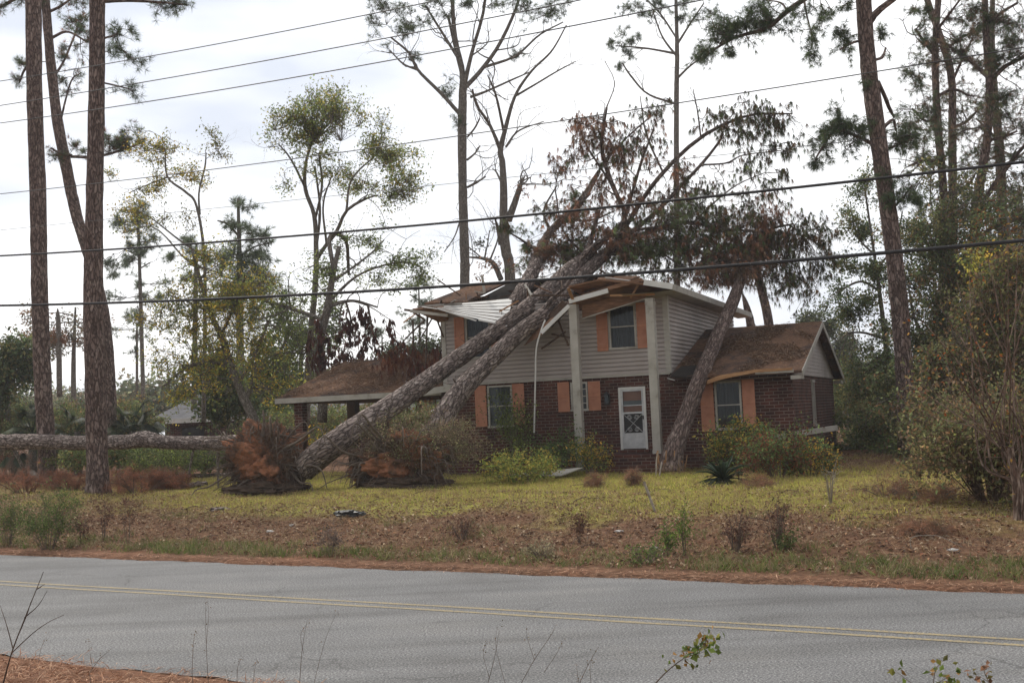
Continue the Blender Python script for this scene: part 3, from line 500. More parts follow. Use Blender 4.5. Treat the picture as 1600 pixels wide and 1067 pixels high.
# ---- windows
def window(h, mull=1, cur='curtain', grid=(0, 0), v=0.0, fw=.06, swap=None, name='window'):
    a, b, c, d = h; o = [box(a, b, v - .03, v + .05, d - fw, d), box(a, a + fw, v - .03, v + .05, c, d - fw), box(b - fw, b, v - .03, v + .05, c, d - fw), box(a - .03, b + .03, v - .05, v + .05, c - .03, c + fw * .7)]
    for k in range(mull): z = c + (d - c) * (k + 1) / (mull + 1); o.append(box(a + fw, b - fw, v - .01, v + .04, z - .018, z + .018))
    f = part(name, o, 'trim'); g = [(A([(a + fw, v + .03, c), (b - fw, v + .03, c), (b - fw, v + .03, d), (a + fw, v + .03, d)]), A([(0, 1, 2, 3)]))]
    part('pane', g, 'glass', f)
    if grid[0]:
        gg = []
        for k in range(1, grid[0]): u = a + (b - a) * k / grid[0]; gg.append(box(u - .007, u + .007, v + .034, v + .045, c, d))
        for k in range(1, grid[1]): z = c + (d - c) * k / grid[1]; gg.append(box(a, b, v + .036, v + .043, z - .007, z + .007))
        part('glazing_bars', gg, 'trim', f)
    u = np.linspace(a, b, 60); vv = v + .13 + .02 * np.sin((u - a) * 55) + .012 * np.sin((u - a) * 131); V = np.concatenate([np.stack([u, vv, 0 * u + c], 1), np.stack([u, vv, 0 * u + d], 1)])
    i = np.arange(59); part('curtain', [(V, np.stack([i, i + 1, i + 61, i + 60], 1))], cur, f, smooth=True)
    return f
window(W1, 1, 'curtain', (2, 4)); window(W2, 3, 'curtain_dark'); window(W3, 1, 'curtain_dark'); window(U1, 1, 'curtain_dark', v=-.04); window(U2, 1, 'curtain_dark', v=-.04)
part('window', [box(5.2, 5.29, 4.42, 4.50, .5, 2.02), box(5.2, 5.29, 4.95, 5.03, .5, 2.02), box(5.2, 5.31, 4.36, 5.08, 1.98, 2.06), box(5.2, 5.33, 4.36, 5.08, .44, .52)], 'trim')
part('pane', [box(5.14, 5.16, 4.45, 5.0, .5, 2.02)], 'glass', bpy.data.objects['window.004'] if 'window.004' in bpy.data.objects else house); part('curtain', [box(5.05, 5.06, 4.4, 5.05, .5, 2.02)], 'dark_inside', bpy.data.objects['window.004'] if 'window.004' in bpy.data.objects else house)
def shutter(a, b, c, d, v=-.03):
    fw = .045; o = [box(a, a + fw, v - .03, v, c, d), box(b - fw, b, v - .03, v, c, d), box(a + fw, b - fw, v - .03, v, c, c + .06), box(a + fw, b - fw, v - .03, v, d - .06, d), box(a + fw, b - fw, v - .03, v, (c + d) / 2 - .03, (c + d) / 2 + .03)]
    for lo, hi in ((c + .06, (c + d) / 2 - .03), ((c + d) / 2 + .03, d - .06)):
        n = max(2, int((hi - lo) / .05)); st = (hi - lo) / n
        for k in range(n):
            z = lo + k * st; o.append((A([(a + fw, v - .022, z), (b - fw, v - .022, z), (b - fw, v - .008, z + st), (a + fw, v - .008, z + st)]), A([(0, 1, 2, 3)])))
    return part('shutter', o, 'shutter')
for s_ in ((-5.58, -5.16, .95, 2.36), (-4.17, -3.75, .95, 2.36), (-2.53, -2.12, 1.33, 2.33), (-1.45, -1.03, 1.33, 2.30)): shutter(*s_)
for s_ in ((2.32, 2.74, .5, 2.10), (3.67, 4.06, .6, 2.10)): shutter(*s_)
for s_ in ((-1.04, -.66, 3.28, 4.80), (.35, .74, 3.30, 4.80), (-6.25, -5.87, 3.3, 4.80), (-4.86, -4.46, 3.3, 4.80)): shutter(*s_, v=-.06)
# ---- front door: storm door with a scrolled grille over an orange door
a, b, c, d = DR
dr = part('door', [box(a, a + .07, -.03, .06, c, d), box(b - .07, b, -.03, .06, c, d), box(a + .07, b - .07, -.03, .06, d - .07, d)], 'white')
part('door_panel', [box(a + .07, b - .07, .09, .115, .02, 1.98)], 'orange_door', dr)
m_ = [box(a + .07, a + .14, -.02, .02, .03, 1.98), box(b - .14, b - .07, -.02, .02, .03, 1.98), box(a + .14, b - .14, -.02, .02, 1.91, 1.98), box(a + .14, b - .14, -.02, .02, 1.17, 1.23), box(a + .14, b - .14, -.02, .02, .50, .54), box(a + .14, b - .14, -.01, .015, 1.43, 1.46)]
part('storm_frame', m_, 'metal', dr); part('kick_panel', [box(a + .14, b - .14, -.012, .012, .03, .50)], 'metal', dr)
part('pane', [(A([(a + .14, .0, 1.23), (b - .14, .0, 1.23), (b - .14, .0, 1.91), (a + .14, .0, 1.91)]), A([(0, 1, 2, 3)]))], 'glass', dr); part('screen', [box(a + .14, b - .14, .03, .034, .54, 1.17)], 'black', dr)
part('sheer_curtain', [box(a + .14, b - .14, .05, .056, 1.46, 1.60)], 'curtain', dr)
g = [beam((a + .14, -.01, .55), (b - .14, -.01, 1.16), .012, .012), beam((a + .14, -.012, 1.16), (b - .14, -.012, .55), .014, .014)]
part('grille', g, 'metal', dr)
gs = []
for k in range(8):
    cx, cz = (a + b) / 2 + .12 * (1 if k % 2 else -1), .66 + .40 * (k % 4 > 1); an = np.linspace(0, 2.6 * np.pi, 14) * (1 if k % 2 else -1) + (k > 3) * np.pi; r_ = np.linspace(.085, .02, 14)
    gs.append(np.stack([cx + r_ * np.cos(an) + .0 * an, 0 * an - .012, cz + r_ * np.sin(an)], 1))
for g_ in gs: part('scrollwork', tubes(g_, np.full(14, .006), 4)[0], 'metal', dr); part('handle', [box(b - .125, b - .095, -.06, -.02, .98, 1.10)], 'black', dr)
part('door_sill', [box(a - .05, b + .05, -.12, .1, -.1, -.001)], 'brick')
# ---- porch, lamp, posts
part('porch_floor', [box(-1.15, 1.5, -1.75, -.01, GZ, -.12)], 'brick'); part('porch_step', [box(-.9, 1.35, -2.15, -1.755, GZ, -.45)], 'brick')
la = part('wall_lamp', [box(-.84, -.74, -.04, -.004, 1.62, 1.84)], 'black')
part('lantern', [box(-.87, -.71, -.22, -.06, 1.50, 1.53), box(-.87, -.71, -.22, -.06, 1.80, 1.83), *[box(-.79 + sx * .07 - .008, -.79 + sx * .07 + .008, -.14 + sy * .07 - .008, -.14 + sy * .07 + .008, 1.53, 1.80) for sx in (-1, 1) for sy in (-1, 1)], (A([(-.88, -.23, 1.83), (-.70, -.23, 1.83), (-.70, -.05, 1.83), (-.88, -.05, 1.83), (-.79, -.14, 1.95)]), A([(0, 1, 4), (1, 2, 4), (2, 3, 4), (3, 0, 4)])), box(-.80, -.78, -.14, -.02, 1.84, 1.86)], 'black', la); part('lamp_glass', [box(-.84, -.74, -.19, -.09, 1.54, 1.79)], 'glass', la)
for u in (-1.5, 1.08):
    pp = part('porch_post', [box(u - .13, u + .13, -1.13, -.87, -.12 if u > 0 else GZ, 4.82)], 'trim')
    part('post_capital', box(u - .142, u + .142, -1.142, -.858, 4.62, 4.70), 'trim', pp); part('post_base', [box(u - .142, u + .142, -1.142, -.858, -.11 if u > 0 else GZ + .05, .0 if u > 0 else GZ + .16)], 'trim', pp)
# ---- main roof: hip roof, front middle smashed in
EA = 5.10
def quad(*p, th=.10): return slab(list(p), (0, 0, th))
rf = [*quad((1.9, -1.35, EA), (1.9, 12.5, EA), (-1.6, 5.6, 6.15), (-1.4, 3.2, 5.95)), *quad((1.9, 12.5, EA), (-7.6, 12.5, EA), (-4.6, 5.6, 6.1), (-1.6, 5.6, 6.15)), *quad((-7.6, 12.5, EA), (-7.55, -.6, EA - .02), (-5.9, 3.0, 5.75), (-4.6, 5.6, 6.1)),
      *quad((1.9, -1.35, EA), (-1.4, 3.2, 5.95), (-1.5, .6, 5.5), (-.6, -1.0, 5.42)), *quad((-4.6, 5.6, 6.1), (-5.9, 3.0, 5.75), (-4.3, 2.6, 5.9), (-1.6, 5.6, 6.15)), *quad((-1.6, 5.6, 6.15), (-4.3, 2.6, 5.9), (-1.4, 3.2, 5.95))]
roof = part('roof', rf, 'shingles')
part('porch_ceiling', slab([(-1.6, -1.15, 5.38), (-.5, -1.25, 5.5), (1.86, -1.3, 5.09), (1.86, -.01, 5.09), (-1.6, -.01, 5.25)], (0, 0, .05)), 'plywood', roof)
# soffit and fascia on the undamaged right corner
part('soffit', [(A([(1.36, -1.3, EA - .13), (1.88, -1.3, EA - .10), (1.88, 12.4, EA - .10), (1.36, 12.4, EA - .13)]), A([(0, 1, 2, 3)])), (A([(.2, -1.3, EA - .12), (1.36, -1.3, EA - .12), (1.36, -.03, EA - .14), (.2, -.03, EA - .14)]), A([(0, 1, 2, 3)]))], 'trim')
part('fascia_board', beam((1.92, -1.36, EA - .01), (1.92, 12.5, EA - .01), .03, .20), 'trim', roof)
def hb(p, q, w, h, mat, name='loose_board', par=roof, v=-1.2, v2=None): # board between two photo pixels
    part(name, beam(hp(*p, v), hp(*q, v if v2 is None else v2), w, h), mat, par)
hb((1006, 441), (1051, 448), .04, .18, 'white', 'fascia_board', v=-1.35)
hb((889, 471), (950, 454), .04, .15, 'white', 'fascia_board', v=-1.3)
hb((889, 478), (846, 520), .05, .13, 'white', 'fascia_board', v=-1.25, v2=-1.1)
hb((950, 451), (1003, 437), .10, .12, 'plywood', 'split_rafter', v=-1.2); hb((953, 462), (1023, 460), .04, .07, 'rawwood', 'loose_board', v=-1.05)
hb((946, 434), (1006, 442), .30, .03, 'white', 'bent_flashing', v=-.9, v2=-.7)
part('torn_decking', slab([hp(888, 474, -1.15), hp(950, 455, -1.15), hp(1003, 439, -1.1), hp(1040, 452, -.4), hp(960, 470, -.3), hp(905, 486, -.4)], (0, .02, .06)), 'plywood', roof)
part('torn_decking', slab([hp(908, 462, -.9), hp(950, 450, -1.1), hp(1000, 434, .4), hp(940, 432, 1.6)], (0, .03, .06)), 'shingles', roof)
part('hanging_plywood', slab([hp(909, 478, -.75), hp(952, 465, -.75), hp(1010, 461, -.75), hp(1008, 467, -.75), hp(910, 498, -.75)], (0, .03, 0)), 'plywood', roof); hb((910, 498), (1008, 467), .03, .035, 'trim', 'loose_board', v=-.77)
hb((985, 466), (998, 444), .04, .06, 'rawwood', 'split_rafter', v=-.9)
part('torn_decking', slab([hp(886, 484, -1.0), hp(846, 524, -.95), hp(818, 541, -.8), hp(833, 520, -.7), hp(872, 487, -.5)], (0, .05, .02)), 'plywood', roof)
part('torn_decking', slab([hp(878, 470, -.9), hp(893, 480, -1.0), hp(862, 512, -.8), hp(850, 500, -.4)], (0, .05, .03)), 'darkwood', roof)
part('cavity_dark_panel', slab([hp(780, 490, 4.5), hp(890, 500, 4.5), hp(900, 470, 4.5), hp(960, 440, 4.4), hp(900, 428, 4.6), hp(840, 438, 4.6)], (0, .1, 0)), 'dark_inside', roof)  # flat near-black panel painting the shade inside the broken roof
for a_, b_ in (((862, 522), (893, 528)), ((846, 545), (884, 518)), ((872, 500), (888, 540)), ((830, 462), (905, 462)), ((895, 452), (948, 444))): hb(a_, b_, .05, .06, 'darkwood', 'split_rafter', v=-.6)
# left: the soffit peeled up towards the viewer, long strips showing
stripT = [hp(655, 479, -.4), hp(800, 467, .3)]; stripB = [hp(684, 483, -1.3), hp(792, 511, -1.2)]
n_ = 7
for k in range(n_):
    f0, f1 = k / n_, (k + .86) / n_; lerp = lambda a_, b_, t: a_ + (b_ - a_) * t
    a_ = lerp(stripT[0], stripB[0], f0); b_ = lerp(stripT[1], stripB[1], f0); c_ = lerp(stripT[1], stripB[1], f1); d_ = lerp(stripT[0], stripB[0], f1)
    part('peeled_soffit', slab([a_, b_, c_ + A([0, .0, .015]), d_], (0, .02, .012)), 'white', roof)
part('peeled_backing', [q_ for k in range(n_) for q_ in slab([lerp(stripT[i_], stripB[i_], f_ / n_) + A([0, .05, .02]) for i_, f_ in ((0, k), (1, k), (1, k + 1), (0, k + 1))], (0, .02, .012))], 'darkwood', roof)
hb((641, 486), (700, 493), .05, .10, 'trim', 'fascia_board', v=-.9, v2=-1.1); hb((652, 479), (722, 474), .03, .07, 'trim', 'fascia_board', v=-.5, v2=-.3); hb((632, 484), (664, 488), .05, .08, 'darkwood', 'loose_board', v=-.8)
hb((684, 482), (744, 501), .05, .05, 'white', 'fascia_board', v=-1.3); hb((748, 500), (775, 505), .05, .05, 'white', 'fascia_board', v=-1.25)
part('torn_soffit', slab([hp(644, 484, -.6), hp(692, 480, -.6), hp(700, 500, -.1), hp(686, 504, -.1), hp(665, 492, -.3)], (0, .05, .05)), 'plywood', roof)
hb((683, 500), (693, 527), .04, .05, 'darkwood', 'loose_board', v=-.4); hb((780, 487), (810, 470), .05, .04, 'rawwood', 'loose_board', v=-.9)
part('raised_decking', slab([hp(663, 477, .3), hp(730, 474, .3), hp(745, 466, .9), hp(800, 440, 1.8), hp(820, 437, 2.0), hp(728, 452, 2.0)], (0, .0, .08)), 'shingles', roof)
part('cavity_dark_panel', slab([hp(735, 474, 2.4), hp(800, 470, 2.5), hp(846, 480, 2.6), hp(842, 437, 3.3), hp(800, 440, 3.3)], (0, .08, 0)), 'dark_inside', roof)  # another dark panel, colouring in the unlit gap under the raised decking
for k in range(34):
    x, y = (rng.uniform(800, 965), 0) if k % 3 else (rng.uniform(640, 760), 0); y = np.interp(x, [640, 720, 800, 860, 900, 965], [484, 470, 455, 470, 468, 440]) + rng.normal(0, 8); v_ = rng.uniform(-.9, .6); l_ = rng.uniform(.25, 1.1); d_ = nrm(rng.normal(0, 1, 3) * A([1, .6, .55])); p_ = hp(x, y, v_)
    part('splintered_board', beam(p_, p_ + d_ * l_, rng.uniform(.03, .10), rng.uniform(.015, .04)), ('plywood', 'rawwood', 'darkwood', 'trim', 'shingles')[k % 5], roof)
# hanging gutter strip
pts = spline(A([hp(852, 500, -1.0), hp(846, 515, -1.05), hp(838, 545, -1.05), hp(836.5, 590, -1.05), hp(834.5, 676, -1.0)]), 24); p, _, _b = tubes(pts, np.full(24, .028), 6); part('hanging_gutter', p, 'white', roof)
# ---- right wing roof
wr = part('wing_roof', [*slab([(1.42, -.45, 2.20), (5.62, -.45, 2.20), (5.62, 5.6, 4.06), (1.42, 5.6, 4.06)], (0, 0, .09)), *slab([(1.42, 5.6, 4.06), (5.62, 5.6, 4.06), (5.62, 11.7, 2.15), (1.42, 11.7, 2.15)], (0, 0, .09))], 'shingles')
part('rake_board', beam((5.63, -.47, 2.19), (5.63, 5.6, 4.05), .03, .18), 'trim', wr); part('rake_board', beam((5.63, 5.6, 4.05), (5.63, 11.72, 2.14), .03, .18), 'trim', wr)
part('fascia_board', beam(hp(1180, 582, -.46), hp(1240, 579, -.46), .03, .10), 'trim', wr); part('split_fascia', slab([hp(1098, 602, -.5), hp(1130, 592, -.5), hp(1180, 582, -.5), hp(1238, 578, -.5), hp(1238, 574.5, -.5), hp(1180, 577, -.5), hp(1125, 586, -.5), hp(1097, 597, -.5)], (0, .03, 0)), 'rawwood', wr)
part('soffit', [box(1.42, 5.6, -.42, -.01, 2.10, 2.13)], 'darkwood', wr); part('gable_return', box(5.26, 5.6, -.44, .1, 2.02, 2.14), 'trim', wr); part('gable_return', box(5.26, 5.6, 11.0, 11.7, 1.98, 2.1), 'trim', wr)
part('crushed_decking', slab([hp(1048, 588, -.5), hp(1102, 592, -.5), hp(1090, 572, .3), hp(1064, 574, .2)], (0, .05, .04)), 'dark_inside', wr); part('loose_flashing', beam(hp(1043, 591, -.5), hp(1054, 594, -.5), .1, .02), 'white', wr)
# ---- carport
cr_ = part('carport_roof', [*slab([(-13.5, -.3, 2.22), (-6.72, -.3, 2.24), (-6.72, 3.0, 3.72), (-12.5, 3.0, 3.60)], (0, 0, .08)), *slab([(-12.5, 3.0, 3.60), (-6.72, 3.0, 3.72), (-6.72, 6.3, 2.24), (-13.5, 6.3, 2.22)], (0, 0, .08)), *slab([(-13.5, 6.3, 2.22), (-13.5, -.3, 2.22), (-12.5, 3.0, 3.60)], (0, 0, .08))], 'shingles')
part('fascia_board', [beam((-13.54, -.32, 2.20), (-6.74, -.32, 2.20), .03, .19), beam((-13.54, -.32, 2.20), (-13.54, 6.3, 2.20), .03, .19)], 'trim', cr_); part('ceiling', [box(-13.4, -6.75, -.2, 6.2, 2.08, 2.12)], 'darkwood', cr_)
part('fascia_board', beam(hp(655, 614, -.5), hp(705, 606, -.5), .05, .22), 'trim', cr_)
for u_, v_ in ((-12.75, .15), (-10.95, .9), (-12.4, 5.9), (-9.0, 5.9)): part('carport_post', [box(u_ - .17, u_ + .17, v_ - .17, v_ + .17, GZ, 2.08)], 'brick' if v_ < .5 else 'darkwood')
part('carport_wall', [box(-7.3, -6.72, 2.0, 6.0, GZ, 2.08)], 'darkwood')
# needle litter lying on the roofs
def onroof(n, q, f, L=.10):
    a_, b_ = rng.random(n), rng.random(n); q = A([hw(p) for p in q]); P = q[0] + (q[1] - q[0]) * a_[:, None] + (q[3] - q[0]) * b_[:, None]; P = P + (q[2] - q[1] - q[3] + q[0]) * (a_ * b_)[:, None]
    k = f(a_, b_); return flat(P[k] + A([0, 0, .10]), L, .1, ((.19, .105, .065), (.27, .165, .10), (.13, .075, .05), (.38, .28, .19)), .015, .25, .06)
fl = [onroof(26000, [(1.6, -.4, 2.2), (5.6, -.4, 2.2), (5.6, 5.5, 4.04), (1.6, 5.5, 4.04)], lambda a_, b_: (pat(a_ * 9, b_ * 9, .9, 2) + .8 * np.sin(b_ * np.pi) - .35 > rng.random(len(a_)) * .4), .16),
      onroof(26000, [(-13.4, -.25, 2.24), (-6.8, -.25, 2.26), (-6.8, 2.9, 3.7), (-12.6, 2.9, 3.6)], lambda a_, b_: (pat(a_ * 12, b_ * 9, .9, 1) + 1.0 > rng.random(len(a_)) * 1.4), .14)]
tag(mesh('roof_litter', [a for a, b in fl], 'litter', tint=[b for a, b in fl]), kind='stuff')
# ---- neighbour's house, seen past the carport
nb = empty('neighbour_house', (0, 0, 0)); NY = 74.0
nl, nr_ = at(262, 657, NY), at(640, 640, NY); x0, x1 = nl[0] - .2, nr_[0]; ez = nl[2]
mesh('brick_wall', [box(x0, x1, NY, NY + 9, .2, ez)], 'brick', nb)
mesh('roof', [*slab([(x0 - .8, NY - .7, ez), (x1 + .8, NY - .7, ez), (x1 - 3, NY + 4.5, ez + 1.9), (x0 + 1.6, NY + 4.5, ez + 1.9)], (0, 0, .1)), *slab([(x0 - .8, NY - .7, ez), (x0 + 1.6, NY + 4.5, ez + 1.9), (x0 - .8, NY + 10, ez)], (0, 0, .1))], 'greyroof', nb)
mesh('fascia_board', [beam((x0 - .8, NY - .75, ez - .05), (x1 + .8, NY - .75, ez - .05), .05, .3)], 'white', nb)
wq = at(476, 664, NY); f_ = mesh('window', [box(wq[0] - 1.6, wq[0] + 1.4, NY - .06, NY - .01, ez - 1.9, ez - .5)], 'white', nb); mesh('pane', [box(wq[0] - 1.45, wq[0] + 1.25, NY - .09, NY - .07, ez - 1.75, ez - .65)], 'black', f_)
wq = at(302, 665, NY); f_ = mesh('window', [box(wq[0] - .8, wq[0] + .8, NY - .06, NY - .01, ez - 1.3, ez - .4)], 'darkwood', nb); mesh('pane', [box(wq[0] - .7, wq[0] + .7, NY - .09, NY - .07, ez - 1.2, ez - .5)], 'black', f_)
recentre(nb, A([x0, NY, .3])); tag(nb, 'low brick house with a grey hip roof far behind the carport', 'house')
# ------------------------------------------------------------------ fallen pines, their root plates and wrecked crowns
from mathutils import noise as MN
def blob(c, rad, seed, amp=.22, nu=44, nv=30, rot=0.0, fr=1.6):
    u = np.linspace(0, 2 * np.pi, nu, endpoint=False); v = np.linspace(.02, np.pi - .02, nv); U, VV = np.meshgrid(u, v)
    d = np.stack([np.cos(U) * np.sin(VV), np.sin(U) * np.sin(VV), np.cos(VV)], -1)
    k = A([MN.fractal(Vector(q * fr + seed * 3.7), .75, 2.1, 6) for q in d.reshape(-1, 3)]).reshape(U.shape) * amp * 1.6
    d = d * (1 + k[..., None]) * A(rad); ca, sa = math.cos(rot), math.sin(rot); d = np.stack([d[..., 0] * ca - d[..., 1] * sa, d[..., 0] * sa + d[..., 1] * ca, d[..., 2]], -1)
    V = (d + A(c)).reshape(-1, 3); i = np.arange(nv - 1)[:, None] * nu; j = np.arange(nu)[None]; F = np.stack([i + j, i + nu + j, i + nu + (j + 1) % nu, i + (j + 1) % nu], -1).reshape(-1, 4); return V, F
def root_plate(e, c, rad, rot, n, seed, axis):
    r_ = np.random.default_rng(seed); mesh('root_plate', [blob(c, rad, seed, .27, 220, 150, rot, 2.0)], 'clay', e, smooth=True)
    mesh('soil_crust', [blob(A(c) + A(axis) * .5, A(rad) * A([.98, 1.0, .98]), seed + 1, .26, 120, 80, rot, 2.0)], 'soil', e, smooth=True)
    gp = A([c[0], c[1], float(gz(c[0], c[1]))]); mesh('slumped_soil', [blob(gp + A([0, -.25, .08]), (rad[0] * 1.1, rad[1] * 1.25, .30), seed + 5, .16, 160, 80, rot, 2.2)], 'soil', e, smooth=True)
    ux = A([math.cos(rot), math.sin(rot), 0]); nx = A([math.sin(rot), -math.cos(rot), 0]); P, R = [], []
    for i in range(n):
        a = r_.uniform(0, 2 * np.pi); rr = r_.uniform(.45, 1.0); L_ = r_.uniform(.3, 1.1) * (1.4 if i < n // 6 else .8)
        p0 = A(c) + ux * rad[0] * rr * math.cos(a) + A([0, 0, 1]) * rad[2] * rr * math.sin(a) + nx * rad[1] * r_.uniform(.2, .75)
        d = nrm(ux * math.cos(a) * 1.1 + A([0, 0, 1]) * (math.sin(a) * .9 - .25) + nx * r_.uniform(.1, .9) + r_.normal(0, .35, 3)); q = p0 + d * L_; q2 = q + (d * .4 + A([0, 0, -1.])) * L_ * .5
        s_ = spline(A([p0, p0 + d * L_ * .5 + r_.normal(0, .08, 3), q, q2]), 12); s_[:, 2] = np.maximum(s_[:, 2], gz(s_[:, 0], s_[:, 1]) + .02); P.append(s_); r0 = (r_.uniform(.022, .055) if i < n // 6 else r_.uniform(.008, .025)); R.append(r0 * np.linspace(1, .2, 12))
    p, _, b = tubes(A(P), A(R), 6); mesh('roots', [p], 'twig', e, smooth=True)
    k = n * 5; a = r_.uniform(0, 2 * np.pi, k); rr = r_.uniform(.3, 1.08, k)[:, None]; p0 = A(c) + ux * rad[0] * rr * np.cos(a)[:, None] + A([0, 0, 1.]) * rad[2] * rr * np.sin(a)[:, None] + nx * rad[1] * r_.uniform(.1, .85, (k, 1))
    q = p0 + nrm(r_.normal(0, .6, (k, 3)) + nx * .5 + ux * np.cos(a)[:, None] * .6) * r_.uniform(.05, .38, (k, 1)) - A([0, 0, 1.]) * r_.uniform(.1, .75, (k, 1)) * (rr > .5); q[:, 2] = np.maximum(q[:, 2], gz(q[:, 0], q[:, 1]) + .02)
    T = connect(p0, q, .18, 6); p, _, b = tubes(T, np.full((k, 6), .006) * np.linspace(1, .5, 6)[None], 3); mesh('rootlets', [p], 'rootlet', e)
def fallen(name, label, pts, Ys, limbs=(), clumps=(), plate=None, **k):
    e = empty(name); _, TS, RS = grow_tree(name, None, None, pts, Ys, limbs, clumps, mat=k.pop('mat', 'fallen_bark'), root=e, sides=26, rough=.025, **k)
    if plate: root_plate(e, *plate)
    recentre(e, TS[0]); tag(e, label, 'fallen tree'); return e, TS, RS
DRP = ((.083, .105, .042), (.105, .128, .053), (.150, .090, .045)); DBR = ((.28, .14, .085), (.34, .18, .11), (.22, .13, .085), (.19, .14, .09))
DGN = ((.13, .18, .075), (.17, .22, .09), (.16, .16, .08))
ca_ = gnd(420, 772); ca_ = ca_ + A([0, .5, 0]); cb_ = gnd(628, 764) + A([0, .5, 0])
fallen('fallen_pine', 'thick uprooted pine, the upper of the two long trunks crossing the front of the house',
  [(474, 732, 42), (508, 704, 41), (562, 666, 38), (622, 627, 33), (682, 584, 29), (742, 541, 27), (800, 500, 27), (850, 461, 28), (893, 421, 26), (925, 396, 18)], [34.3, 34.2, 34.9, 36.1, 37.3, 38.2, 38.8, 40.0, 41.6, 43.5],
  limbs=[[(640, 612, 5), (636, 603, 4), (634, 596, 2)], [(720, 565, 5), (728, 552, 3), (733, 545, 2)], [(770, 520, 6), (778, 508, 4), (781, 500, 2)], [(915, 405, 10.1), (948, 370, 8.6), (977, 340, 7.9), (957, 290, 7.2), (940, 230, 6.5), (948, 168, 3.6)], [(905, 412, 8.6), (922, 380, 8.6), (935, 329, 6.5)], [(893, 425, 10.1), (926, 384, 7.2), (980, 362, 5.8), (1036, 354, 4.3)], [(957, 290, 4.3, 0.9), (915, 225, 2.9), (905, 190, 2.2)], [(945, 250, 3.6, 0.9), (985, 210, 2.9), (1020, 180, 2.2)],
     [(977, 340, 6.5, 0.9), (1000, 260, 4.3), (1022, 200, 2.9)], [(948, 168, 2.2, 0.9), (960, 130, 1.3), (945, 95, 1.1)], [(915, 400, 4.3), (880, 360, 2.9), (868, 300, 2.2)], [(940, 400, 5.0), (990, 395, 4.3), (1040, 400, 3.6)]],
  clumps=[(925, 195, 24, 20, 130, DBR, 1.0), (958, 235, 22, 26, 110, DBR, 1.0), (895, 235, 26, 18, 60, DBR, 1.2), (985, 225, 30, 30, 90, DBR + DRP, 1.1), (1010, 160, 30, 22, 45, DRP, 0.9), (940, 300, 40, 20, 90, DBR, 0.9), (880, 255, 16, 10, 26, DBR, 1.3),
     (900, 395, 60, 25, 200, DBR, .5), (960, 395, 70, 25, 330, DGN + DBR[:1], .5), (1020, 385, 50, 30, 300, DGN, .6), (975, 360, 50, 22, 170, DBR, .6), (905, 340, 30, 25, 60, DBR + DRP, 0.8), (1000, 300, 45, 28, 120, DBR, 0.9), (1040, 330, 60, 26, 90, DGN, 0.7), (950, 340, 60, 26, 110, DBR, 0.9), (930, 280, 50, 40, 120, DRP + DBR, 1.1), (1000, 240, 40, 40, 90, DRP + DBR, 1.1)],
  plate=((ca_[0] - .1, ca_[1], ca_[2] + .95), (1.25, .62, .95), -.35, 190, 11, (.1, .5, 0)), droop=1.25, L=.29, w=.017, n_needle=17, sprd=.42, mid=False, cvar=.4, sub=6, dY=1.2, twig_r=.01, bare=3, barelen=(.5, 1.3), flare=.0)
